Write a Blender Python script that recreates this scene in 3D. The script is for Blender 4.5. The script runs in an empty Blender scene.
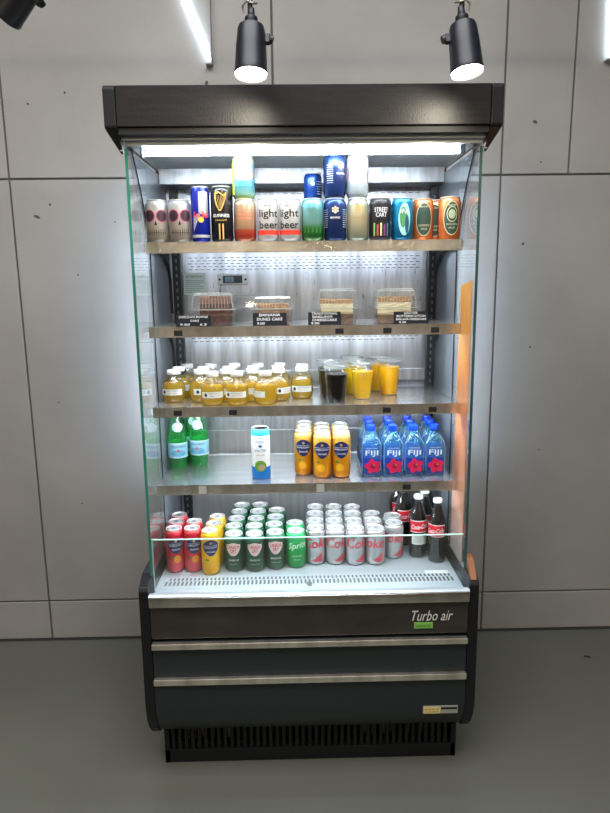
import bpy, bmesh, math, random
from mathutils import Vector, Matrix
random.seed(7)
SC = bpy.context.scene
COL = SC.collection
PI = math.pi

# ------------------------------------------------------------------ materials
MATS = {}
def lin(c):
    return tuple((v/12.92 if v <= .04045 else ((v+.055)/1.055)**2.4) for v in c)
def rgb(r, g, b):
    return lin((r/255, g/255, b/255)) + (1,)

def mat(name, col, rough=.5, metal=0, emit=None, spec=.5, coat=0, bump=None, noise=None):
    """principled; bump=(scale,strength); noise=(scale, amount, stretch) varies the base colour"""
    if name in MATS: return MATS[name]
    m = bpy.data.materials.new(name); m.use_nodes = True
    nt = m.node_tree; b = nt.nodes['Principled BSDF']
    b.inputs['Base Color'].default_value = col
    b.inputs['Roughness'].default_value = rough
    b.inputs['Metallic'].default_value = metal
    b.inputs['Specular IOR Level'].default_value = spec
    b.inputs['Coat Weight'].default_value = coat
    if emit:
        b.inputs['Emission Color'].default_value = emit[0]; b.inputs['Emission Strength'].default_value = emit[1]
    tc = nt.nodes.new('ShaderNodeTexCoord')
    if noise:
        mp = nt.nodes.new('ShaderNodeMapping'); mp.inputs['Scale'].default_value = noise[2]
        nt.links.new(tc.outputs['Object'], mp.inputs[0])
        n = nt.nodes.new('ShaderNodeTexNoise'); n.inputs['Scale'].default_value = noise[0]; n.inputs['Detail'].default_value = 4
        nt.links.new(mp.outputs[0], n.inputs['Vector'])
        r = nt.nodes.new('ShaderNodeValToRGB')
        a = noise[1]
        r.color_ramp.elements[0].position = .3; r.color_ramp.elements[1].position = .7
        r.color_ramp.elements[0].color = tuple(v*(1-a) for v in col[:3]) + (1,)
        r.color_ramp.elements[1].color = tuple(min(1, v*(1+a)) for v in col[:3]) + (1,)
        nt.links.new(n.outputs['Fac'], r.inputs[0]); nt.links.new(r.outputs[0], b.inputs['Base Color'])
    if bump:
        n = nt.nodes.new('ShaderNodeTexNoise'); n.inputs['Scale'].default_value = bump[0]; n.inputs['Detail'].default_value = 3
        if len(bump) > 2:
            mp = nt.nodes.new('ShaderNodeMapping'); mp.inputs['Scale'].default_value = bump[2]
            nt.links.new(tc.outputs['Object'], mp.inputs[0]); nt.links.new(mp.outputs[0], n.inputs['Vector'])
        else:
            nt.links.new(tc.outputs['Object'], n.inputs['Vector'])
        bp = nt.nodes.new('ShaderNodeBump'); bp.inputs['Strength'].default_value = bump[1]; bp.inputs['Distance'].default_value = .002
        nt.links.new(n.outputs['Fac'], bp.inputs['Height']); nt.links.new(bp.outputs[0], b.inputs['Normal'])
    MATS[name] = m
    return m

def clear(name, tint=(1, 1, 1, 1), body=None, amount=0.0, rough=.02, ior=1.45, gloss=1.0):
    """thin clear sheet: tinted transparency with mirror reflection growing at grazing angles, plus some milky body colour"""
    if name in MATS: return MATS[name]
    m = bpy.data.materials.new(name); m.use_nodes = True
    nt = m.node_tree; nt.nodes.remove(nt.nodes['Principled BSDF'])
    out = nt.nodes['Material Output']
    t = nt.nodes.new('ShaderNodeBsdfTransparent'); t.inputs[0].default_value = tint
    g = nt.nodes.new('ShaderNodeBsdfGlossy'); g.inputs['Roughness'].default_value = rough
    g.inputs['Color'].default_value = (gloss, gloss, gloss, 1)
    f = nt.nodes.new('ShaderNodeFresnel')
    ge = nt.nodes.new('ShaderNodeNewGeometry'); mr = nt.nodes.new('ShaderNodeMapRange')   # same reflectance from either side of the sheet
    mr.inputs['To Min'].default_value = ior; mr.inputs['To Max'].default_value = 1/ior
    nt.links.new(ge.outputs['Backfacing'], mr.inputs['Value']); nt.links.new(mr.outputs[0], f.inputs['IOR'])
    cur = t.outputs[0]
    if body:
        d = nt.nodes.new('ShaderNodeBsdfDiffuse'); d.inputs[0].default_value = body
        tr = nt.nodes.new('ShaderNodeBsdfTranslucent'); tr.inputs[0].default_value = body
        a = nt.nodes.new('ShaderNodeAddShader')
        h = nt.nodes.new('ShaderNodeMixShader'); h.inputs[0].default_value = .5
        nt.links.new(d.outputs[0], h.inputs[1]); nt.links.new(tr.outputs[0], h.inputs[2])
        mx = nt.nodes.new('ShaderNodeMixShader'); mx.inputs[0].default_value = amount
        nt.links.new(cur, mx.inputs[1]); nt.links.new(h.outputs[0], mx.inputs[2]); cur = mx.outputs[0]
        nt.nodes.remove(a)
    mf = nt.nodes.new('ShaderNodeMixShader')
    nt.links.new(f.outputs[0], mf.inputs[0]); nt.links.new(cur, mf.inputs[1]); nt.links.new(g.outputs[0], mf.inputs[2])
    nt.links.new(mf.outputs[0], out.inputs[0])
    MATS[name] = m
    return m

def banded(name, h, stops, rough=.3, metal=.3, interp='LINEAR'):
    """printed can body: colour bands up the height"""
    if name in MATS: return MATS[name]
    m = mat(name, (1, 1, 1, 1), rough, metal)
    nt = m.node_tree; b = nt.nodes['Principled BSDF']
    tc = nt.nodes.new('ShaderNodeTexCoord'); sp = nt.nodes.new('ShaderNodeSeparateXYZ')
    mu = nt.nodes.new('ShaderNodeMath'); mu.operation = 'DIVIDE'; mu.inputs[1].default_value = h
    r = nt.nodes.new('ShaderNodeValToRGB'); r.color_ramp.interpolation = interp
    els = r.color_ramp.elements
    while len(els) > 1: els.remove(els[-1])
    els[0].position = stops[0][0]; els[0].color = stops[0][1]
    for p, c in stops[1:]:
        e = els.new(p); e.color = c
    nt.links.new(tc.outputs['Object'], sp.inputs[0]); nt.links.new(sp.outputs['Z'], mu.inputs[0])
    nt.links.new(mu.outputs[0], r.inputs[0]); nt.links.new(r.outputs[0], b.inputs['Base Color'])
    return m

M_black = mat('black_coated_steel', rgb(22, 24, 28), .42, 0, bump=(900, .12), spec=.3)
M_fascia = mat('dark_canopy_laminate', rgb(24, 23, 25), .46, 0, noise=(22, .35, (.5, 1, 5)), bump=(240, .25, (1, 1, .5)), spec=.28)
M_front1 = mat('dark_brown_front_panel', rgb(64, 61, 58), .38, .3, noise=(9, .22, (1, 1, 2)), bump=(500, .08))
M_front2 = mat('charcoal_front_panel', rgb(42, 50, 54), .45, 0, bump=(700, .06), spec=.35)
M_steel = mat('brushed_stainless', (.62, .60, .56, 1), .24, 1, noise=(7, .22, (2.2, 1, .4)), bump=(60, .12, (4, 1, .3)))
M_chan = mat('price_channel_steel', (.92, .88, .79, 1), .24, .95, noise=(10, .35, (2.5, 1, 1.2)), bump=(16, .9, (3, 1, .8)))
M_bar = mat('brushed_trim_strip', (.70, .66, .58, 1), .33, .9, noise=(6, .25, (3, 1, .5)))
M_liner = mat('stainless_liner', (.52, .54, .585, 1), .34, .75, noise=(7, .34, (5, 5, .5)), bump=(90, .25, (5, 5, .15)))
M_side = mat('side_liner_steel', (.50, .52, .55, 1), .22, .85, bump=(60, .08, (1, 1, .3)))
M_shelf = mat('shelf_top_steel', (.60, .62, .63, 1), .25, .85, noise=(10, .12, (.4, 3, 1)))
M_white = mat('white_coated_metal', rgb(184, 196, 204), .3, .3)
M_dark = mat('dark_slot', rgb(14, 15, 17), .7)
M_rail = mat('black_slotted_rail', rgb(26, 28, 32), .45, .3)
M_led = mat('cool_white_tube', (1, 1, 1, 1), .4, 0, emit=((.86, .95, 1.0, 1), 58))
M_led2 = mat('cool_white_strip', (1, 1, 1, 1), .4, 0, emit=((.84, .94, 1.0, 1), 46))
M_led3 = mat('dimmer_white_strip', (1, 1, 1, 1), .4, 0, emit=((.80, .90, 1.0, 1), 16))
M_halo = mat('added_halo_glow', (1, 1, 1, 1), .4, 0, emit=((.66, .81, 1.0, 1), 42))
M_frost = clear('frosted_grey_side_panel', (.62, .70, .80, 1), (.62, .68, .76, 1), .62, .12, 1.7)
M_glass = clear('side_glass', (.97, .99, .985, 1), None, 0, .0, 1.75)
M_glass_edge = mat('green_glass_edge', rgb(26, 96, 84), .12, .1, spec=.8)
M_edge_lite = mat('pale_glass_edge', rgb(176, 212, 206), .15)
M_alu = mat('can_lid_aluminium', (.90, .91, .92, 1), .32, .6)
M_alud = mat('can_tab_aluminium', (.62, .64, .67, 1), .3, .9)
M_wht = mat('white_print', rgb(238, 240, 240), .45)
M_blk = mat('black_print', rgb(22, 22, 24), .45)
M_gold = mat('gold_print', rgb(206, 168, 92), .35, .4)
M_red = mat('red_print', rgb(205, 32, 44), .4)
M_navy = mat('navy_print', rgb(24, 34, 92), .35, .1)
M_card = mat('black_price_card', rgb(17, 19, 28), .6, spec=.2)
M_chalk = mat('chalk_white_print', rgb(228, 230, 232), .7)
M_spot = mat('black_lamp_housing', rgb(24, 26, 36), .4)
M_spotface = mat('bright_lamp_face', (1, 1, 1, 1), .4, emit=((1, .97, .88, 1), 30))
M_paper = mat('white_paper', rgb(226, 236, 232), .6)

# ------------------------------------------------------------------ mesh helpers
def link(name, me, mats, parent=None, loc=(0, 0, 0), rot=None, smooth=False):
    o = bpy.data.objects.new(name, me)
    for m in (mats if isinstance(mats, (list, tuple)) else [mats]): me.materials.append(m)
    COL.objects.link(o)
    o.location = loc
    if rot: o.rotation_euler = rot
    if parent: o.parent = parent
    if smooth:
        for p in me.polygons: p.use_smooth = True
    return o

def from_bm(name, bm, mats, parent=None, loc=(0, 0, 0), rot=None, smooth=False, angle=None):
    bmesh.ops.recalc_face_normals(bm, faces=bm.faces[:])
    me = bpy.data.meshes.new(name); bm.to_mesh(me); bm.free()
    o = link(name, me, mats, parent, loc, rot, smooth or angle is not None)
    if angle is not None: me.set_sharp_from_angle(angle=math.radians(angle))
    return o

def box(bm, x0, x1, y0, y1, z0, z1, bev=0, mi=0):
    vs = [bm.verts.new((x, y, z)) for x in (x0, x1) for y in (y0, y1) for z in (z0, z1)]
    f = [(0, 1, 3, 2), (4, 6, 7, 5), (0, 4, 5, 1), (2, 3, 7, 6), (0, 2, 6, 4), (1, 5, 7, 3)]
    fs = [bm.faces.new([vs[i] for i in q]) for q in f]
    for q in fs: q.material_index = mi
    if bev:
        es = list({e for q in fs for e in q.edges})
        bmesh.ops.bevel(bm, geom=es, offset=bev, segments=2, affect='EDGES', profile=.5)

def lathe(bm, prof, n=28, mi=0, cap0=True, cap1=True):
    rings = []
    for r, z in prof:
        rings.append([bm.verts.new((r*math.sin(2*PI*k/n), -r*math.cos(2*PI*k/n), z)) for k in range(n)])
    for a, b in zip(rings, rings[1:]):
        for k in range(n):
            f = bm.faces.new([a[k], a[(k+1) % n], b[(k+1) % n], b[k]]); f.material_index = mi
    if cap0: bm.faces.new(rings[0][::-1]).material_index = mi
    if cap1: bm.faces.new(rings[-1]).material_index = mi

def prism_yz(bm, prof, x0, x1, mi=0):
    a = [bm.verts.new((x0, y, z)) for y, z in prof]; b = [bm.verts.new((x1, y, z)) for y, z in prof]
    bm.faces.new(a[::-1]).material_index = mi; bm.faces.new(b).material_index = mi
    n = len(prof)
    for i in range(n):
        bm.faces.new([a[i], a[(i+1) % n], b[(i+1) % n], b[i]]).material_index = mi

def tube(bm, pts, r, n=8, mi=0):
    pts = [Vector(p) for p in pts]; rings = []
    for i, p in enumerate(pts):
        d = (pts[min(i+1, len(pts)-1)] - pts[max(i-1, 0)]).normalized()
        u = d.cross(Vector((0, 0, 1)))
        if u.length < .05: u = d.cross(Vector((1, 0, 0)))
        u.normalize(); v = d.cross(u)
        rings.append([bm.verts.new(p + r*(math.cos(2*PI*k/n)*u + math.sin(2*PI*k/n)*v)) for k in range(n)])
    for a, b in zip(rings, rings[1:]):
        for k in range(n): bm.faces.new([a[k], a[(k+1) % n], b[(k+1) % n], b[k]]).material_index = mi
    bm.faces.new(rings[0][::-1]).material_index = mi; bm.faces.new(rings[-1]).material_index = mi

def wrap_pt(u, z, R, off):
    if R is None: return (u, -off, z)
    return ((R+off)*math.sin(u/R), -(R+off)*math.cos(u/R), z)

def patch(name, m, R, cols, parent, off=.0004, loc=(0, 0, 0)):
    """a printed shape wrapped round radius R; cols = [(u, zlo, zhi), ...]"""
    bm = bmesh.new(); prev = None
    for u, a, b in cols:
        cur = (bm.verts.new(wrap_pt(u, a, R, off)), bm.verts.new(wrap_pt(u, b, R, off)))
        if prev: bm.faces.new([prev[0], cur[0], cur[1], prev[1]])
        prev = cur
    return from_bm(name, bm, m, parent, loc)

def ell(cx, cz, a, b, n=14, lo=1, hi=1):
    out = []
    for i in range(n+1):
        t = -math.cos(PI*i/n); h = math.sqrt(max(0, 1-t*t))
        out.append((cx+a*t, cz-b*h*lo-1e-5, cz+b*h*hi+1e-5))
    return out
def rect(u0, u1, z0, z1, n=8, slant=0):
    return [(u0+(u1-u0)*i/n + 0, z0, z1) for i in range(n+1)]
def quad(pts_lo, pts_hi, n=8):
    """between a lower and an upper line, each ((u,z),(u,z)) sharing the u range"""
    (u0, a0), (u1, a1) = pts_lo; b0, b1 = pts_hi
    return [(u0+(u1-u0)*i/n, a0+(a1-a0)*i/n, b0+(b1-b0)*i/n) for i in range(n+1)]

TXT = {}
def text(name, s, m, h, u, z, parent, R=None, off=.0007, width=None, shear=0, bold=0, loc=(0, 0, 0), rot=None, spacing=1, rise=0):
    """lettering h tall centred at (u, z), wrapped round radius R (or flat, facing -Y)"""
    key = (s, h, u, z, R, off, width, shear, bold, rise)
    if key not in TXT:
        cu = bpy.data.curves.new('lettering', 'FONT'); cu.body = s; cu.size = 1; cu.align_x = 'CENTER'
        cu.resolution_u = 2; cu.shear = shear; cu.offset = bold; cu.space_line = .82
        ob = bpy.data.objects.new('lettering', cu); COL.objects.link(ob)
        bpy.context.view_layer.update()
        me = bpy.data.meshes.new_from_object(ob.evaluated_get(bpy.context.evaluated_depsgraph_get()))
        bpy.data.objects.remove(ob); bpy.data.curves.remove(cu)
        xs = [v.co.x for v in me.vertices]; ys = [v.co.y for v in me.vertices]
        x0, x1, y0, y1 = min(xs), max(xs), min(ys), max(ys)
        sy = h/(y1-y0); sx = (width/(x1-x0)) if width else sy
        for v in me.vertices:
            a = (v.co.x-(x0+x1)/2)*sx + u; b = (v.co.y-(y0+y1)/2)*sy + z + rise*((v.co.x-(x0+x1)/2)*sx)
            v.co = wrap_pt(a, b, R, off)
        me.materials.clear()
        TXT[key] = me
        return link(name, me, m, parent, loc, rot)
    me = TXT[key].copy(); me.materials.clear()
    return link(name, me, m, parent, loc, rot)

def thing(name, label, cat, loc=(0, 0, 0), rz=0, group=None):
    o = bpy.data.objects.new(name, None); o.empty_display_size = .02; COL.objects.link(o)
    o.location = loc; o.rotation_euler = (0, 0, rz); o['label'] = label; o['category'] = cat
    if group: o['group'] = group
    return o
def tag(o, label, cat, group=None):
    o['label'] = label; o['category'] = cat
    if group: o['group'] = group
    return o
def dup(root, loc, rz, label, group):
    r = root.copy(); COL.objects.link(r); r.location = loc; r.rotation_euler = (0, 0, rz); r['label'] = label
    if group: r['group'] = group
    for ch in list(root.children):
        c = ch.copy(); COL.objects.link(c); c.parent = r
        for g in list(ch.children):
            d = g.copy(); COL.objects.link(d); d.parent = c
    return r

# ------------------------------------------------------------------ the room
YW = .8216
def struct(o): o['kind'] = 'structure'; return o

def wall_mat():
    m = mat('grey_textured_wall_panel', rgb(158, 159, 160), .55, 0, bump=(120, .28), spec=.35)
    nt = m.node_tree; b = nt.nodes['Principled BSDF']
    geo = nt.nodes.new('ShaderNodeNewGeometry')
    n = nt.nodes.new('ShaderNodeTexNoise'); n.inputs['Scale'].default_value = 1.7; n.inputs['Detail'].default_value = 5
    nt.links.new(geo.outputs['Position'], n.inputs['Vector'])
    r = nt.nodes.new('ShaderNodeValToRGB')
    r.color_ramp.elements[0].position = .35; r.color_ramp.elements[0].color = rgb(158, 157, 154)
    r.color_ramp.elements[1].position = .7; r.color_ramp.elements[1].color = rgb(176, 175, 173)
    nt.links.new(n.outputs['Fac'], r.inputs[0])
    nt.links.new(r.outputs[0], b.inputs['Base Color'])
    return m
M_wall = wall_mat()
M_groove = mat('panel_joint_filler', rgb(96, 96, 95), .8)
M_groove2 = M_groove

bm = bmesh.new()
g = .0036
def wall_tile(x0, x1, z0, z1): box(bm, x0+g, x1-g, YW, YW+.02, z0+g, z1-g, .0025)
xs_low = [-3.0, -2.3, -1.105, .7707, 1.75, 3.0]
for a, b in zip(xs_low, xs_low[1:]):
    wall_tile(a, b, .004, .1818); wall_tile(a, b, .1818, 1.9124)
xs_top = [-3.0, -2.0, -1.105, -.099, .7707, 1.031, 2.1, 3.0]
for a, b in zip(xs_top, xs_top[1:]): wall_tile(a, b, 1.9124, 3.4)
box(bm, -3, 3, YW+.008, YW+.03, 0, 3.4, 0, 1)
struct(from_bm('wall_back', bm, [M_wall, M_groove]))
# chips in the wall's surface: dents of the wall itself
M_chip = mat('chipped_wall_spot', rgb(84, 82, 80), .9)
CH = [(-1.0088, 2.1775, .006, .004), (-.8705, 2.216, .004, .005), (-.9588, 1.8185, .005, .005), (-1.0122, 1.7734, .013, .006),
      (-.7161, 1.7521, .003, .003), (.8908, 2.1019, .009, .006), (.9222, 1.958, .004, .003), (.8691, 1.6537, .005, .006),
      (-.8732, 1.5541, .004, .003), (.9193, 1.2492, .005, .004), (-.345, 2.245, .006, .008), (-.99, 1.05, .004, .003),
      (-.93, .62, .003, .003), (.98, .82, .003, .003)]
bm = bmesh.new()
for x, z, a, b in CH:
    cc = bm.verts.new((x, YW-.0002, z)); n = 9; ring = []
    for k in range(n):
        t = 2*PI*k/n; q = random.uniform(.7, 1.2)
        ring.append(bm.verts.new((x+a*q*math.cos(t)+.4*b*math.sin(t), YW-.0006, z+b*q*math.sin(t)-.35*a*math.cos(t))))
    for k in range(n): bm.faces.new([cc, ring[k], ring[(k+1) % n]])
wall = bpy.data.objects['wall_back']
from_bm('chip_marks', bm, M_chip, wall)

M_floor = mat('polished_grey_floor', rgb(104, 106, 98), .34, 0, noise=(2.2, .06, (1, 1, 1)), bump=(35, .05), spec=.5)
bm = bmesh.new(); box(bm, -3, 3, -4.5, YW+.02, -.05, 0); fl = struct(from_bm('floor', bm, M_floor))
bm = bmesh.new()
n = 10
c0 = bm.verts.new((1.146, .61, .0006)); ring = [bm.verts.new((1.146+.016*math.cos(2*PI*k/n)*random.uniform(.7, 1.2), .61+.010*math.sin(2*PI*k/n)*random.uniform(.6, 1.3), .0004)) for k in range(n)]
for k in range(n): bm.faces.new([c0, ring[k], ring[(k+1) % n]])
from_bm('floor_scuff', bm, mat('dark_scuff', rgb(30, 30, 30), .6), fl)
# a thin dark joint where the wall meets the floor
bm = bmesh.new(); box(bm, -3, 3, YW-.006, YW+.001, 0, .006); struct(from_bm('trim_1', bm, mat('floor_joint', rgb(60, 60, 57), .8)))
M_room = mat('warm_plaster', rgb(150, 140, 126), .85)
M_roomd = mat('dark_painted_ceiling', rgb(52, 50, 50), .9)
bm = bmesh.new(); box(bm, -3, 3, -4.5, YW+.02, 3.4, 3.45); struct(from_bm('ceiling', bm, M_roomd))
bm = bmesh.new(); box(bm, -3.05, -3, -4.5, YW+.02, 0, 3.4); struct(from_bm('wall_left', bm, M_room))
bm = bmesh.new(); box(bm, 3, 3.05, -4.5, YW+.02, 0, 3.4); struct(from_bm('wall_right', bm, M_room))
bm = bmesh.new(); box(bm, -3, 3, -4.55, -4.5, 0, 3.4); struct(from_bm('wall_front', bm, M_room))

# ------------------------------------------------------------------ refrigerator
FR = thing('display_refrigerator', 'tall open-front black and stainless display refrigerator full of drinks against the grey wall', 'refrigerator')
H1, H2, H3, H4, HD = 1.629, 1.386, 1.147, .905, .60
SW = .462
def part(name, bm, m, parent=FR, angle=None): return from_bm(name, bm, m, parent, angle=angle)

# lower body
for s in (-1, 1):
    bm = bmesh.new()
    prof = [(.004, .63), (.012, .642), (.06, .664), (.76, .664), (.76, .125), (.080, .125), (.055, .134), (.028, .165), (.009, .205), (0, .25)]
    prism_yz(bm, prof, s*.470, s*.500)
    o = part('side_panel', bm, M_black)
    bv = o.modifiers.new('soft', 'BEVEL'); bv.width = .003; bv.segments = 2; bv.limit_method = 'ANGLE'
bm = bmesh.new(); box(bm, -.469, .469, .002, .02, .481, .588, .002); part('front_panel', bm, M_front1)
bm = bmesh.new(); box(bm, -.469, .469, .004, .02, .354, .470, .002); part('front_panel', bm, M_front2)
bm = bmesh.new()
prism_yz(bm, [(.002, .336), (.02, .336), (.075, .150), (.058, .138), (.032, .165), (.012, .203), (.003, .245)], -.469, .469)
part('front_panel', bm, M_front2, angle=50)
for z0, z1 in ((.452, .470), (.335, .354)):
    bm = bmesh.new(); box(bm, -.468, .468, -.012, .006, z0, z1, .002); part('trim_strip', bm, M_bar)
bm = bmesh.new(); box(bm, -.466, .466, .082, .75, .138, .585); part('lower_body', bm, M_dark)
# base with grille
bm = bmesh.new()
box(bm, -.467, .467, .079, .10, 0.0, .046, .002)
box(bm, -.467, .467, .079, .10, .126, .136, .002)
for s in (-1, 1): box(bm, s*.467, s*.452, .079, .74, 0, .118)
box(bm, -.452, .452, .72, .74, 0, .118)
part('base_frame', bm, M_black)
bm = bmesh.new()
k = 0
x = -.445
while x < .445:
    box(bm, x, x+.0105, .082, .092, .046, .126); x += .0208
part('base_grille', bm, M_black)
bm = bmesh.new(); box(bm, -.44, .44, .16, .17, .01, .10)
for i, x in enumerate((-.40, -.385, -.355, -.325, -.27, .17, .20, .232, .26, .31, .36)):
    box(bm, x, x+.008+.006*(i % 2), .115, .15, .055+.004*(i % 3), .112-.006*(i % 2), 0, 1)
part('compressor_tray', bm, [M_dark, mat('dull_metal_parts', rgb(120, 122, 120), .4, .6)])

# deck, lip, grille
bm = bmesh.new()
box(bm, -.468, .468, .045, .56, HD-.02, HD, .001)
x = -.445
while x < .448:
    box(bm, x, x+.0062, .100, .128, HD-.001, HD+.0008, 0, 1)
    if x > -.44: box(bm, x-.0035, x+.0025, .134, .150, HD-.001, HD+.0008, 0, 1)
    x += .0127
part('deck', bm, [M_white, M_dark])
bm = bmesh.new(); prism_yz(bm, [(-.0075, .600), (-.009, .6195), (-.004, .6235), (.01, .622), (.045, .606), (.052, .601), (.052, .597)], -.4685, .4685)
part('front_lip', bm, M_white, angle=40)
bm = bmesh.new(); box(bm, -.4685, .4685, -.012, .001, .5870, .6175, .0025); part('front_band', bm, M_steel, angle=40)
bm = bmesh.new(); box(bm, -.462, .462, .054, .060, HD+.003, .768, .0006)
fg = part('front_glass', bm, M_glass)
bm = bmesh.new(); box(bm, -.462, .462, .0538, .0602, .7682, .7704); box(bm, -.4640, -.4620, .0538, .0602, HD+.004, .7706)
from_bm('polished_edge', bm, M_edge_lite, fg)
bm = bmesh.new(); box(bm, -.007, .010, .088, .100, HD+.0005, HD+.006, .001); box(bm, -.003, .006, .082, .090, HD+.0005, HD+.012, .001)
part('glass_clip', bm, mat('dark_clip', rgb(70, 74, 76), .3, .8))
bm = bmesh.new(); box(bm, .372, .446, .150, .172, HD+.0005, HD+.0012); st = part('deck_sticker', bm, M_paper)
st['label'] = 'small white sticker on the deck'

# side glass with green front edge; insulated side wall behind it whose front edge sweeps forward at the top
def yf(z):
    t = max(0, min(1, (z-1.60)/.26)); return .255 - .155*t**1.6
for s in (-1, 1):
    bm = bmesh.new(); box(bm, s*.4645, s*.4705, .048, .25, .664, 1.858)
    gl = part('side_glass', bm, M_glass)
    M_ge = mat('emerald_glass_edge', rgb(44, 124, 104), .15, 0, spec=.8, noise=(5, .45, (1, 1, .8))) if s < 0 else mat('grey_green_glass_edge', rgb(52, 84, 78), .15, 0, spec=.8, noise=(5, .4, (1, 1, .8)))
    bm = bmesh.new(); box(bm, s*.4640, s*.4712, .0455, .0485, .660, 1.858); ge = from_bm('glass_edge', bm, M_ge, gl)
    zs = [.664+(1.60-.664)*i/4 for i in range(5)] + [1.60+.26*i/8 for i in range(1, 9)]
    prof = [(yf(z), z) for z in zs] + [(.76, 1.86), (.76, .664)]
    bm = bmesh.new(); prism_yz(bm, prof, s*.4650, s*.4712)
    sw = part('side_wall', bm, [M_frost])
    bm = bmesh.new(); box(bm, s*.4655, s*.498, .562, .76, .664, 1.895); rh = part('rear_housing', bm, M_black)
    bm = bmesh.new(); box(bm, s*.4982, s*.530, .628, .632, .80, 1.82, .0005); bf = from_bm('added_baffle', bm, M_black, rh)
    bm = bmesh.new(); box(bm, s*.500, s*.528, .6322, .6345, .84, 1.80, .0005); from_bm('added_backlight', bm, M_halo, bf)  # emitter and baffle added out of view to make the wall glow
    bm = bmesh.new(); tube(bm, [(s*.4640, yf(z)-.001, z) for z in zs], .0017, 6); from_bm('gasket', bm, M_dark, sw)
# orange reflection in one glass side, built as an added amber strip
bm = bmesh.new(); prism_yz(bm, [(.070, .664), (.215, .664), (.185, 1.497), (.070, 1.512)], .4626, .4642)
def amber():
    m = mat('amber_reflection', (1, 1, 1, 1), .22, .15, bump=(40, .25, (1, 6, 1)))
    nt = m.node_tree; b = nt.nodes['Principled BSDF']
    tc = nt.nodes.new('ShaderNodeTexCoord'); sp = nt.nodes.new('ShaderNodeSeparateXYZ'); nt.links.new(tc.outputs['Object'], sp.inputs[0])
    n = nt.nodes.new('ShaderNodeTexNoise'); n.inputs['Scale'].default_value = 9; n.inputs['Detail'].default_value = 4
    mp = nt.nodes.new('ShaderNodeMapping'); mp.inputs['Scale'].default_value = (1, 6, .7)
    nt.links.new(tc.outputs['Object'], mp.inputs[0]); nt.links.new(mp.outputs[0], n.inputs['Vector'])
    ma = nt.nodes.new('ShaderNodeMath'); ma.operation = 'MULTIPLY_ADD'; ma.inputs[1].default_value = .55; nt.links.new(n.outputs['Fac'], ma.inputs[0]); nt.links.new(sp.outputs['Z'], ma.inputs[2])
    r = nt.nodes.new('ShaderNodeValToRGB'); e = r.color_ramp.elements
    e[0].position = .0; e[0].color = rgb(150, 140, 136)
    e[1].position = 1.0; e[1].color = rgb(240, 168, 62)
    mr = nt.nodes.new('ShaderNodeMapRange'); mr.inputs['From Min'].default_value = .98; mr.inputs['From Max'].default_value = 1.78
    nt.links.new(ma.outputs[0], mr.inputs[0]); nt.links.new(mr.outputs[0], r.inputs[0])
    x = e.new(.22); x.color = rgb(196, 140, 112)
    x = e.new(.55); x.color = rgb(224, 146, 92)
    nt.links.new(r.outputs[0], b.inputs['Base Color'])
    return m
am = part('amber_reflection', bm, amber()); am['label'] = 'amber strip added for the orange reflection in the side glass'
bm = bmesh.new(); prism_yz(bm, [(.012, .645), (.075, .668), (.075, .70), (.05, .69)], .4755, .4935); part('corner_reflection', bm, mat('reflection_brown', rgb(150, 96, 60), .5))  # orange reflection at the corner, built as a brown piece

# canopy
for s in (-1, 1):
    bm = bmesh.new()
    prism_yz(bm, [(-.002, 1.998), (-.006, 1.992), (-.006, 1.902), (-.002, 1.896), (.76, 1.896), (.76, 2.0), (.002, 2.0)], s*.4745, s*.5055)
    o = part('canopy_end_cap', bm, M_black)
    bv = o.modifiers.new('soft', 'BEVEL'); bv.width = .003; bv.segments = 2; bv.limit_method = 'ANGLE'
    bm = bmesh.new()
    vs = [bm.verts.new(p) for p in ((s*.4745, -.002, 1.8955), (s*.5040, -.002, 1.8955), (s*.5040, .16, 1.8955), (s*.4745, .16, 1.8955),
                                    (s*.4745, .048, 1.846), (s*.4800, .048, 1.846), (s*.4800, .16, 1.862), (s*.4745, .16, 1.862))]
    for q in ((0, 1, 2, 3), (7, 6, 5, 4), (0, 4, 5, 1), (1, 5, 6, 2), (2, 6, 7, 3), (3, 7, 4, 0)): bm.faces.new([vs[i] for i in q])
    wd = from_bm('end_wedge', bm, M_black if s < 0 else mat('wedge_orange_reflection', rgb(62, 40, 32), .35), o)  # brown on one wedge paints an orange reflection over the black
    bm = bmesh.new(); lathe(bm, [(.004, 0), (.004, .003)], 12); from_bm('wedge_screw', bm, M_bar, wd, (s*.4775, .042, 1.856), (PI/2, 0, 0))
bm = bmesh.new(); box(bm, -.4735, .4735, -.005, .012, 1.901, 1.999, .002); part('canopy_fascia', bm, M_fascia)
bm = bmesh.new(); box(bm, -.4735, .4735, .003, .030, 1.884, 1.9005, .001); part('canopy_lip', bm, M_dark)
bm = bmesh.new(); box(bm, -.4735, .4735, .013, .76, 1.902, 1.998); part('canopy_roof', bm, M_black)
bm = bmesh.new(); box(bm, -.4735, .4735, .110, .56, 1.879, 1.895); part('ceiling_liner', bm, mat('pale_ceiling_liner', (.62, .65, .70, 1), .45, .35, noise=(20, .1, (1, 1, 1))))
bm = bmesh.new(); box(bm, -.4735, .4735, .031, .1095, 1.878, 1.895); part('canopy_underside', bm, M_white)
bm = bmesh.new(); box(bm, -.47, .47, .052, .060, 1.868, 1.879); part('air_nozzle', bm, M_white)
bm = bmesh.new(); box(bm, -.44, .43, .118, .132, 1.857, 1.867, .003)
led = part('light_tube', bm, M_led); led['label'] = 'bright white light tube under the canopy'
bm = bmesh.new()
box(bm, -.446, -.440, .113, .139, 1.852, 1.879, .001); box(bm, .430, .444, .117, .135, 1.858, 1.879, .001)
from_bm('tube_socket', bm, mat('grey_socket', rgb(90, 94, 98), .4), led)
bm = bmesh.new(); box(bm, .175, .20, .2, .214, 1.868, 1.8785, .001); part('ceiling_clip', bm, M_bar)

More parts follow.
